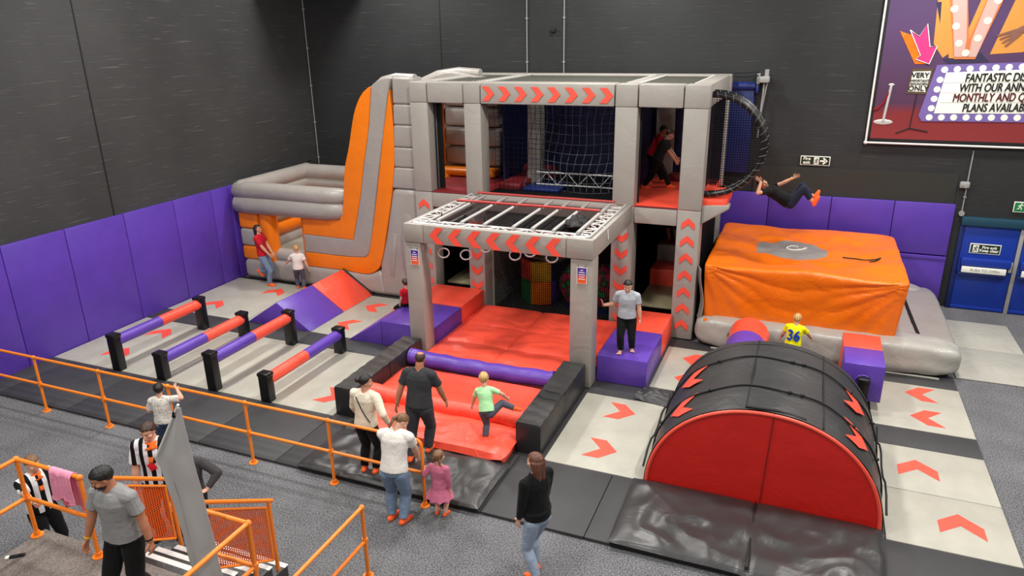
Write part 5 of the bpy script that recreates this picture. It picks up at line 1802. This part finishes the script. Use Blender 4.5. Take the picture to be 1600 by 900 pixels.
    if face:
        for s in (1, -1):
            e = part(root, 'eye', MB().ell(hpnt(s * 0.145, 0.345, 0.035), (0.05 * hd, 0.03 * hd, 0.022 * hd), HM, 12, 8), 'eye_white', local=True)
            part(e, 'pupil', MB().ell(hpnt(s * 0.145, 0.368, 0.035), (0.03 * hd, 0.012 * hd, 0.022 * hd), HM, 10, 6), 'iris', local=True)
            part(root, 'eyebrow', MB().cap(hpnt(s * 0.07, 0.40, 0.13), 0.02 * hd, hpnt(s * 0.23, 0.345, 0.14), 0.014 * hd, 8), hair, local=True)
        part(root, 'lips', MB().ell(hpnt(0, 0.435, -0.262), (0.085 * hd, 0.02 * hd, 0.026 * hd), HM, 12, 6), 'lip', local=True)
    # ---------------- hair
    h = MB()
    t_ = bmesh.new()
    bmesh.ops.create_uvsphere(t_, u_segments=56, v_segments=36, radius=1)
    long_ = style in ('long', 'ponytail', 'bun', 'bunches')
    vol = {'buzz': 1.035, 'short': 1.10, 'curly': 1.17, 'bald': 1.035}.get(style, 1.10)
    for v in t_.verts:
        x, y, z = v.co
        az = abs(math.degrees(math.atan2(x, y)))        # 0 forward
        if style == 'bald':
            zt = 0.9 if az < 60 else (0.5 - (az - 60) / 60 * 1.0 if az < 120 else -0.6)
            if z > 0.72 and az > 20:
                zt = 2
        elif az < 50:
            zt = 0.40
        elif az < 95:
            zt = 0.40 - (az - 50) / 45 * (0.62 if not long_ else 0.72)
        elif az < 125:
            zt = -0.22 - (az - 95) / 30 * 0.42
        else:
            zt = -0.72
        if style != 'bald':
            zt += 0.10 * noise.noise(V((x * 7, y * 7, z * 2 + H * 5)))
        k = vol if z > zt else 0.86
        if style == 'short' and z > 0.2 and y > 0.1:
            k += 0.05
        n = 1 + (0.05 if style == 'curly' else 0.03) * noise.noise(V((x * 4, y * 4, z * 4)) + V((H * 9, 0, 0))) + (0.035 if style in ('short', 'curly') else 0.0) * noise.noise(V((x * 11, y * 11, z * 6)))
        if style == 'curly':
            n += 0.05 * noise.noise(V((x * 9, y * 9, z * 9)))
        v.co = hpnt(x * 0.335 * k * n, -0.04 + y * 0.415 * k * n, 0.13 + z * 0.375 * k * n)
    h.take(t_)
    if style == 'long':
        for q in range(9):
            a = R(100 + q * 20)
            p0 = hpnt(math.sin(a) * 0.34, -0.02 + math.cos(a) * 0.38, 0.05)
            p1 = p0 + (-hu * 0.9 + fw * (math.cos(a) * 0.02 - 0.04)) * hd * (0.95 + 0.12 * math.sin(q * 2.3))
            p1 = p1.lerp(N - fw * 0.05 * H, 0.22)
            h.cap(p0, 0.15 * hd, p1, 0.10 * hd, 8)
    if style == 'ponytail':
        p0 = hpnt(0, -0.46, 0.12)
        h.cap(p0, 0.12 * hd, hpnt(0, -0.58, -0.12), 0.13 * hd, 10)
        h.cap(hpnt(0, -0.58, -0.12), 0.13 * hd, hpnt(0.03, -0.5, -0.7), 0.06 * hd, 10)
    if style == 'bun':
        h.ell(hpnt(0, -0.55, 0.22), (0.2 * hd, 0.17 * hd, 0.19 * hd), HM)
    if style == 'bunches':
        for s in (1, -1):
            h.cap(hpnt(s * 0.27, -0.3, -0.08), 0.09 * hd, hpnt(s * 0.34, -0.32, -0.42), 0.06 * hd, 8)
    part(root, 'hair', h, hair, ang=180, local=True)
    if style == 'bunches':
        for s in (1, -1):
            part(root, 'hair_tie', MB().ell(hpnt(s * 0.275, -0.31, -0.12), (0.07 * hd, 0.07 * hd, 0.03 * hd), HM, 10, 6), 'c_white', local=True)
    # ---------------- trousers / leggings / shorts
    seed = H * 3.3
    g = 0.010 * H * loose
    if bottom:
        c = MB()
        c.rings([oval(P + lean * (T * q), rx * H * fat + g * 0.7, ry * H * fat + g * 0.7) for q, rx, ry in ((-0.10, .060, .058), (-0.02, .086, .068), (0.10, .092, .072), (0.26, .083, .064))])
        for s in (1, -1):
            kn, an, toe = L[s]
            c.cap(hip[s], 0.053 * H * fat + g, kn, 0.034 * H * fat + g)
            if leglen > 0.55:
                e = kn.lerp(an, (leglen - 0.5) * 2 * 0.93)
                d = (e - kn).normalized()
                c.tube([kn - d * 0.01, kn.lerp(e, 0.35) - fw * 0.006 * H, e], [0.034 * H * fat + g, 0.034 * H * fat + g, (0.023 + 0.004 * loose) * H * fat + g], 12)
            else:
                pass
        if leglen <= 0.55:
            c = MB()
            c.rings([oval(P + lean * (T * q), rx * H * fat + g, ry * H * fat + g) for q, rx, ry in ((-0.10, .060, .058), (-0.02, .086, .068), (0.10, .092, .072), (0.26, .083, .064))])
            for s in (1, -1):
                kn, an, toe = L[s]
                c.tube([hip[s], hip[s].lerp(kn, 0.5), hip[s].lerp(kn, leglen * 1.9)], [0.055 * H * fat + g, 0.052 * H * fat + g, 0.05 * H * fat + g * 1.4], 14)
        c = remesh(c, vox * 1.25, 3, (0.008 * loose * H / 1.7, 11 / H ** 0.5, seed))
        nm = 'trousers' if leglen > 0.55 else 'shorts'
        part(root, nm, c, bottom, ang=180, local=True)
    # ---------------- top
    c = MB()
    g2 = 0.013 * H * loose
    TT = [(0.02 - hem, .096, .074), (0.16, .092, .071), (0.32, .084, .065), (0.46, .082, .062), (0.62, .090, .066), (0.78, .095, .067), (0.90, .080, .056), (0.985, .046, .044)]
    c.rings([oval(P + lean * (T * q), rx * H * fat + g2, ry * H * fat + g2) for q, rx, ry in TT])
    for s in (1, -1):
        el, wr, hdv, th, curl = Am[s]
        c.cap(P + lean * T * 0.93 + rt * s * sw * 0.25, 0.034 * H * fat + g2 * 0.7, sh[s] - lean * 0.004 * H, 0.030 * H * fat + g2 * 0.9)
        if sleeve <= 0.6:
            e = sh[s].lerp(el, min(1, sleeve * 1.35))
            c.tube([sh[s], sh[s].lerp(e, 0.5), e], [0.031 * H * fat + g2 * 0.6, 0.030 * H * fat + g2 * 0.75, 0.029 * H * fat + g2 * 0.95], 12)
        else:
            e = el.lerp(wr, 0.9)
            c.cap(sh[s], 0.033 * H * fat + g2 * 0.7, el, 0.026 * H * fat + g2 * 0.7)
            c.tube([el, e], [0.026 * H * fat + g2 * 0.7, 0.018 * H * fat + g2 * 0.5], 12)
    if skirt:
        q0 = 0.34
        c.rings([oval(P + lean * (T * q0), .083 * H * fat + g2, .066 * H * fat + g2, n=40), oval(P + lean * (T * 0.0), .118 * H, .105 * H, n=40)] + [[p + (p - P).normalized() * 0.010 * H * (1 if k % 4 < 2 else -1) for k, p in enumerate(oval(P - V((0, 0, skirt * H)), .20 * H, .19 * H, n=40))]])
    c = remesh(c, vox * 1.2, 3, (0.010 * loose * H / 1.7, 9 / H ** 0.5, seed + 4))
    part(root, 'dress' if skirt else ('shirt' if sleeve <= 0.6 else 'jumper'), c, top, ang=180, local=True)
    # ---------------- socks
    if feet:
        for s in (1, -1):
            kn, an, toe = L[s]
            fl = 0.15 * H
            up = (V((0, 0, 1)) - toe * toe.z).normalized()
            c = MB()
            k = 0.0035 * H
            c.cap(an - toe * 0.022 * H - up * ank * 0.45, 0.022 * H + k, an + toe * fl * 0.42 - up * ank * 0.55, 0.022 * H + k)
            c.cap(an, 0.023 * H + k, an + toe * fl * 0.45 - up * ank * 0.5, 0.020 * H + k)
            c.cap(an + toe * fl * 0.4 - up * ank * 0.6, 0.023 * H + k, an + toe * fl * 0.62 - up * ank * 0.66, 0.017 * H + k)
            c.tube([an, an.lerp(kn, 0.16)], [0.022 * H + k, 0.024 * H + k], 12)
            part(root, 'sock', remesh(c, vox * 1.1, 2), feet, ang=180, local=True)
    # ---------------- collar, belts, wristbands and the like
    if collar:
        c = MB()
        for s in (1, -1):
            c.grid(8, 4, lambda u, v, s=s: N + lean * (0.02 * H * (1 - v) - 0.01 * H) + (rt * s * math.sin(u * 3.14) + fw * math.cos(u * 3.14)) * (0.036 + 0.026 * v) * H * fat + fw * 0.012 * H - V((0, 0, 0.03 * H * v)), 0.004 * H)
        c.grid(4, 8, lambda u, v: N + rt * ((u - 0.5) * 0.03 * H) + fw * (0.056 + 0.03 * v) * H * fat - lean * (0.02 + 0.12 * v) * H, 0.004 * H)
        part(root, 'collar', c, collar, ang=180, local=True)
    frame = dict(P=P, N=N, sh=sh, arms=Am, legs=L, rt=rt, fw=fw, lean=lean, T=T, H=H, hp=hpnt, HM=HM, hd=hd, fat=fat)
    for ex in extras:
        ex(root, frame)
    return root, frame


def wristband(side, mat, k=0.93, rr=0.022):
    def f(root, F):
        el, wr = F['arms'][side][:2]
        a = el.lerp(wr, k - 0.07); b_ = el.lerp(wr, k)
        part(root, 'wristband', MB().tube([a, b_], rr * F['H'], 14), mat, local=True)
    return f


def beard(mat):
    def f(root, F):
        hp, hd, HM = F['hp'], F['hd'], F['HM']
        mb = MB().ell(hp(0, 0.10, -0.27), (0.255 * hd, 0.30 * hd, 0.22 * hd), HM).ell(hp(0, 0.27, -0.36), (0.12 * hd, 0.12 * hd, 0.10 * hd), HM)
        part(root, 'beard', mb, mat, ang=180, local=True)
        part(root, 'moustache', MB().cap(hp(-0.09, 0.41, -0.21), 0.026 * hd, hp(0.09, 0.41, -0.21), 0.026 * hd, 8), mat, local=True)
    return f


def back_number(txt):
    def f(root, F):
        c = F['P'] + F['lean'] * (F['T'] * 0.52)
        H = F['H']
        o = text_part(root, 'number', txt, 0.25 * H, 'c_blue', (0, 0, 0), rot=Matrix.Rotation(R(90), 4, 'X'), depth=0.05 * H, xs=0.85, bold=0.004)
        up = F['lean']
        M = Matrix((F['rt'], -F['fw'], up)).transposed().to_4x4()
        # text faces the back: local x runs to the right as seen from behind
        M = Matrix((F['rt'], F['fw'], up)).transposed().to_4x4()
        M.translation = c - F['fw'] * (0.066 * H * F['fat'] + 0.014 * H)
        o.data.transform(M)
    return f


def strap(root, F):
    N, P, rt, fw, H, le, T = F['N'], F['P'], F['rt'], F['fw'], F['H'], F['lean'], F['T']
    pts = []
    for k in range(9):
        u = k / 8
        c = P + le * (T * (0.9 - 0.68 * u))
        pts.append(c - fw * (0.075 + 0.016 * math.sin(u * 3.1)) * H + rt * (-0.055 + 0.14 * u) * H)
    part(root, 'bag_strap', MB().tube(pts, 0.007, 6), 'c_black', local=True)


def belt(root, F):
    c = F['P'] + F['lean'] * (F['T'] * 0.2)
    H, fat = F['H'], F['fat']
    mb = MB().rings([[c + F['lean'] * z + F['rt'] * ((0.089 * H * fat + 0.016 * H) * math.cos(k * math.pi / 14)) + F['fw'] * ((0.07 * H * fat + 0.016 * H) * math.sin(k * math.pi / 14)) for k in range(28)] for z in (-0.02, 0.02)])
    part(root, 'belt', mb, 'black', local=True)


def card(root, F):
    c = F['P'] + F['lean'] * (F['T'] * 0.5) + F['fw'] * (0.098 * F['H'])
    part(root, 'lanyard_card', MB().box(-0.045, 0.045, -0.004, 0.004, -0.055, 0.055, 0.004, M=Matrix.Translation(c) @ Matrix.Rotation(R(25), 4, 'Y')), 'card_red', local=True)
    N = F['N']
    part(root, 'lanyard', MB().tube([N + F['rt'] * 0.05 * F['H'] + F['fw'] * 0.05 * F['H'], c + V((0.01, 0.0, 0.05))], 0.006, 5).tube([N - F['rt'] * 0.05 * F['H'] + F['fw'] * 0.05 * F['H'], c + V((-0.01, 0.0, 0.05))], 0.006, 5), 'sign_white', local=True)


def loc_of(loc, yaw, p):
    """world point -> the person's local frame"""
    return Matrix.Rotation(-R(yaw), 3, 'Z') @ (V(p) - V(loc))


def wl(loc, yaw, *p):
    return tuple(loc_of(loc, yaw, p))


def under(mb_len):
    return mb_len


# 1 woman in red by the slide, leaning back against it with one foot up
l_ = (-13.22, 14.62, ZM)
person('woman with long dark hair, red t-shirt and jeans leaning against the inflatable slide', l_, -75, 1.66, lean=(0, -0.12, 1), top='c_red', bottom='c_jean', hair='hair_dark', style='long', skin='skin_a', look=(-5, 0),
       arms={1: dict(wrist=(0.14, 0.27, 0.84), curl=0.6, pole=(0.6, -1, -0.4)), -1: dict(wrist=(-0.02, 0.26, 0.86), curl=0.6, pole=(-0.6, -1, -0.4))},
       legs={-1: dict(ankle=(-0.10, -0.22, 0.36), pole=(0, 1, 0.2), toe=(0, 0.7, -0.7)), 1: dict(ankle=(0.08, 0.10, 0.062))}, loose=0.9)
# 2 boy in white
l_ = (-12.12, 14.62, ZM)
person('small blond boy in a white t-shirt and dark trousers facing the slide entrance', l_, 35, 1.2, hr=5.9, top='c_white', bottom='c_slate', hair='hair_blond', style='short', skin='skin_c', look=(20, 0),
       arms={-1: dict(wrist=(-0.33, 0.22, 0.66), curl=0.2, pole=(-0.3, -0.6, -1)), 1: dict(wrist=(0.27, -0.02, 0.52))},
       legs={-1: dict(ankle=(-0.07, 0.1, 0.055)), 1: dict(ankle=(0.1, -0.14, 0.075), toe=(0.5, 1, 0))})
# 3 toddler sitting on the purple step
l_ = (-8.02, 13.18, 0.62)
person('toddler in a red t-shirt sitting on the edge of the purple foam step', l_, 65, 1.0, hr=5.2, pelvis=(0, 0, 0.085), lean=(0, -0.04, 1), top='c_red', bottom='c_black', hair='hair_brown', style='short', skin='skin_c', look=(-10, 5), feet=None,
       arms={1: dict(wrist=(0.16, 0.02, 0.09)), -1: dict(wrist=(-0.15, 0.03, 0.09))},
       legs={1: dict(ankle=(0.10, 0.40, -0.13), pole=(0.1, 0.3, 1), toe=(0.2, 1, 0.1)), -1: dict(ankle=(-0.09, 0.42, -0.15), pole=(-0.1, 0.3, 1), toe=(-0.2, 1, 0.1))})
# 4 boy in pale grey on the right step
l_ = (-2.83, 12.55, 0.6)
y_ = 188
person('boy in a pale grey t-shirt standing barefoot on the purple step, hand on post', l_, y_, 1.45, hr=6.5, top='c_pale', bottom='c_black', w=1.1, hair='hair_black', style='short', skin='skin_c', feet=None, look=(0, 14), lean=(0, 0.04, 1),
       arms={1: dict(wrist=wl(l_, y_, -3.26, 12.42, 0.6 + 0.93), hand=(0.3, 0.25, 1), curl=0.1, pole=(0.2, -0.4, -1), thumb=(-0.4, 1, 0.3)), -1: dict(wrist=(-0.27, 0.03, 0.56))},
       legs={1: dict(ankle=(0.085, 0.10, 0.055)), -1: dict(ankle=(-0.11, -0.05, 0.055))}, extras=(wristband(-1, 'c_orange'),))
# 5, 6 two boys on the upper deck
l_ = (-3.06, 16.75, 2.93)
person('boy in a dark t-shirt and black trousers stooping forward on the upper deck', l_, -82, 1.42, hr=6.6, lean=(0, 0.42, 1), top='c_darkgreen', bottom='c_black', hair='hair_brown', style='short', skin='skin_c', look=(0, 0),
       pelvis=(0, -0.16, 0.66), arms={1: dict(wrist=(0.16, 0.34, 0.55)), -1: dict(wrist=(-0.1, 0.34, 0.6))},
       legs={1: dict(ankle=(0.07, -0.44, 0.055), pole=(0, 1, 0.2)), -1: dict(ankle=(-0.08, 0.14, 0.055))}, extras=(wristband(1, 'wrist_yellow'),))
l_ = (-3.36, 17.25, 2.93)
person('boy in a red t-shirt stooping behind the dark-shirted boy on the upper deck', l_, -82, 1.42, hr=6.6, lean=(0, 0.42, 1), top='c_red', bottom='c_black', hair='hair_dark', style='short', skin='skin_b', pelvis=(0, -0.1, 0.68),
       arms={1: dict(wrist=(0.2, 0.12, 0.62), pole=(0.5, -1, 0.3)), -1: dict(wrist=(-0.1, 0.4, 0.62))}, legs={1: dict(ankle=(0.07, -0.2, 0.055)), -1: dict(ankle=(-0.08, 0.2, 0.055))})
# 7 jumper in mid air over the airbag
p_ = (-0.25, 16.0, 2.96)
person('person in black t-shirt in mid-air above the orange airbag, knees drawn up', p_, 0, 1.6, pelvis=(0, 0, 0), lean=(0, -0.1, 1), tilt=(Matrix.Rotation(R(-90), 3, 'Z') @ Matrix.Rotation(R(55), 3, 'X')).to_euler(), top='c_black', bottom='c_navy', hair='hair_dark', style='curly', skin='skin_a', look=(-45, 28), leglen=0.88,
       arms={1: dict(wrist=(0.27, 0.02, 0.74), pole=(0.6, -1, -0.3), hand=(-0.3, 0.1, 1)), -1: dict(wrist=(-0.15, 0.45, 0.24), pole=(-0.4, -0.4, -1))},
       legs={1: dict(ankle=(0.08, 0.30, -0.36), pole=(0, 1, 0.5), toe=(0.1, 0.95, 0.3)), -1: dict(ankle=(-0.1, 0.36, -0.33), pole=(0, 1, 0.5), toe=(-0.1, 0.9, 0.4))}, extras=(wristband(-1, 'wrist_yellow'),))
# 8 child in the yellow shirt
l_ = (0.14, 13.95, 0.045)
person('small fair-haired child in a yellow shirt numbered 36 behind the tunnel', l_, -8, 1.16, hr=5.8, top='c_yellow', sleeve=0.5, bottom='c_blue', leglen=0.5, hair='hair_blond', style='curly', skin='skin_c', lean=(0.03, 0.16, 1), feet='c_sock', w=1.15,
       arms={-1: dict(wrist=(-0.27, 0.22, 0.55)), 1: dict(wrist=(0.30, 0.30, 0.62), pole=(1, -0.5, 0))}, extras=(back_number('36'), wristband(-1, 'c_blue', 0.5, 0.03)))
# 9 man in dark grey on the red bed
l_ = (-5.07, 8.5, 0.19)
person('balding man in a dark grey t-shirt standing at the front of the red bed', l_, 8, 1.7, top='c_char', bottom='c_dark', hair='hair_brown', style='bald', skin='skin_b', lean=(0.02, 0.13, 1), look=(5, 8), w=1.12,
       arms={-1: dict(wrist=(-0.36, -0.02, 0.86), pole=(-1, -0.6, 0)), 1: dict(wrist=(0.34, 0.26, 0.84), curl=0.2, pole=(1, -0.6, -0.2))},
       legs={-1: dict(ankle=(-0.12, -0.2, 0.07), pole=(-0.3, 1, 0)), 1: dict(ankle=(0.06, 0.12, 0.065))})
# 10 little boy climbing the red roller
l_ = (-4.26, 9.2, 0.24)
person('little blond boy in a pale green t-shirt climbing over the red roller', l_, 0, 1.12, hr=5.3, top='c_mint', bottom='c_slate', hair='hair_blond', style='curly', skin='skin_c', lean=(-0.26, 0.40, 1), pelvis=(-0.02, 0.04, 0.48), look=(25, -5),
       arms={-1: dict(wrist=(-0.36, 0.22, 0.44), pole=(-1, -0.5, 0)), 1: dict(wrist=(0.2, 0.36, 0.60), pole=(1, 0, 0))},
       legs={-1: dict(ankle=(-0.02, -0.04, 0.05)), 1: dict(ankle=(0.38, 0.24, 0.52), pole=(0.3, 1, 0.8), toe=(0.9, 0.4, -0.1))})
# 11 woman in cream behind the rail
l_ = (-5.6, 7.84, 0.17)
y_ = 4
person('woman in a cream sweatshirt and black leggings at the orange rail, dark hair bun', l_, y_, 1.6, top='c_cream', sleeve=1, bottom='c_black', hair='hair_black', style='bun', skin='skin_a', lean=(0.05, 0.02, 1), look=(-52, 0), loose=0.95, extras=(strap,),
       arms={1: dict(wrist=(0.36, 0.02, 0.88), pole=(0.6, -1, 0)), -1: dict(wrist=(-0.24, 0.2, 0.86))})
# 12 woman in white
l_ = (-4.74, 7.22, 0.0)
y_ = 12
person('woman in a white t-shirt and blue jeans bending over the end of the orange rail', l_, y_, 1.63, top='c_white', bottom='c_jean', hair='hair_mid', style='ponytail', skin='skin_c', lean=(0.03, 0.26, 1), look=(-48, 36), w=1.08, pelvis=(0, -0.08, 0.825),
       arms={1: dict(wrist=(0.22, 0.30, 0.84), pole=(1, -0.9, -0.4)), -1: dict(wrist=(-0.10, 0.36, 0.92))},
       legs={1: dict(ankle=(0.09, -0.1, 0.062), toe=(0.5, 1, 0)), -1: dict(ankle=(-0.10, -0.04, 0.062), toe=(0.3, 1, 0))})
# 13 girl in pink
l_ = (-4.23, 7.5, 0.0)
y_ = 2
person('little girl in a pink dress holding the end post of the orange rail', l_, y_, 1.02, hr=5.2, top='c_pink', sleeve=1, bottom=None, skirt=0.15, hair='hair_mid', style='bunches', skin='skin_c', look=(-12, 0),
       arms={-1: dict(wrist=wl(l_, y_, -4.5, 7.58, 0.62), curl=1.1, pole=(-0.5, -0.6, -1)), 1: dict(wrist=(0.17, 0.02, 0.33))})
# 14 woman in black
l_ = (-2.54, 6.86, 0.0)
person('woman with long brown hair, black top and pale jeans walking on the grey carpet', l_, 62, 1.73, top='c_black', sleeve=1, bottom='c_pale_jean', hair='hair_auburn', style='long', skin='skin_c', lean=(0, 0.03, 1), look=(15, 0), w=0.95, loose=0.8,
       arms={-1: dict(wrist=(-0.20, 0.12, 0.86)), 1: dict(wrist=(0.2, 0.14, 0.86))},
       legs={1: dict(ankle=(0.07, 0.12, 0.062)), -1: dict(ankle=(-0.09, -0.08, 0.066))}, extras=(belt,))
# 15 boy at the rail
l_ = (-9.12, 7.34, 0.0)
y_ = 32
person('boy in a speckled cream t-shirt and denim shorts standing at the orange rail', l_, y_, 1.24, hr=6.0, top='c_speck', sleeve=0.6, bottom='c_denim', leglen=0.5, hair='hair_black', style='short', skin='skin_c', look=(12, 0), loose=1.25,
       arms={1: dict(wrist=wl(l_, y_, -8.95, 7.54, 1.1), curl=0.5, pole=(1, -0.4, 0)), -1: dict(wrist=(-0.16, 0.2, 0.72))})
# 16 referee-shirted helper behind the balustrade
l_ = (-7.5, 5.8, 0.0)
person('helper in striped black and white shirt with orange collar and red card', l_, 212, 1.74, w=1.12, top='c_stripe', sleeve=0.6, bottom='c_black', hair='hair_brown', style='curly', skin='skin_c', look=(-12, 12), collar='c_orange', extras=(card,),
       arms={1: dict(wrist=(0.28, 0.10, 0.82)), -1: dict(wrist=(-0.27, 0.12, 0.80))}, feet='black')
# 17 helper at the landing post
l_ = (-8.58, 4.9, 0.0)
y_ = -98
person('young helper in a striped shirt with an orange collar holding the landing rail post', l_, y_, 1.52, hr=7.0, top='c_stripe', sleeve=0.6, bottom='c_black', hair='hair_mid', style='short', skin='skin_c', look=(8, 8), collar='c_orange', feet='black', w=1.0,
       arms={1: dict(wrist=wl(l_, y_, -7.97, 4.50, 1.16), curl=1.1, pole=(1, -0.6, -0.4)), -1: dict(wrist=(-0.23, 0.1, 0.74))})
# 18 man in grey on the landing
l_ = (-5.98, 4.1, ZP)
person('bearded man in a grey t-shirt and black trousers walking on the carpeted landing', l_, 188, 1.66, hr=7.0, top='c_grey', bottom='c_black', hair='hair_black', style='short', skin='skin_b', look=(-38, 16), lean=(-0.02, 0.06, 1), w=1.08, vox=0.006,
       arms={1: dict(wrist=(0.31, 0.16, 0.80), curl=0.5), -1: dict(wrist=(-0.33, 0.02, 0.78), curl=0.6)},
       legs={1: dict(ankle=(0.07, 0.14, 0.062)), -1: dict(ankle=(-0.09, -0.1, 0.066))}, extras=(wristband(1, 'wrist_yellow', 0.97, 0.021), wristband(-1, 'black', 0.95, 0.021), beard('hair_dark')), feet='black')
# 19 person behind the flag
l_ = (-6.98, 5.82, 0.0)
y_ = 215
person('person in a dark long-sleeved top mostly hidden behind the grey flag, elbow out', l_, y_, 1.5, top='c_hood', sleeve=1, bottom='c_black', hair='hair_dark', style='short', skin='skin_c', feet='black', look=(0, 10), loose=1.2,
       arms={-1: dict(wrist=(-0.24, 0.2, 0.94), curl=0.4, pole=(-1, -0.3, 0.3), hand=(0.8, 0.5, -0.1)), 1: dict(wrist=(0.25, 0.1, 0.74))})
# 20 child deep inside the frame, only the legs in view
l_ = (-2.92, 17.75, 1.38)
person('barefoot child standing on the dark step inside the frame, legs in view', l_, 165, 1.3, hr=6.2, top='c_dark', bottom='c_black', leglen=0.4, hair='hair_dark', style='short', feet='c_red', skin='skin_a', face=False)
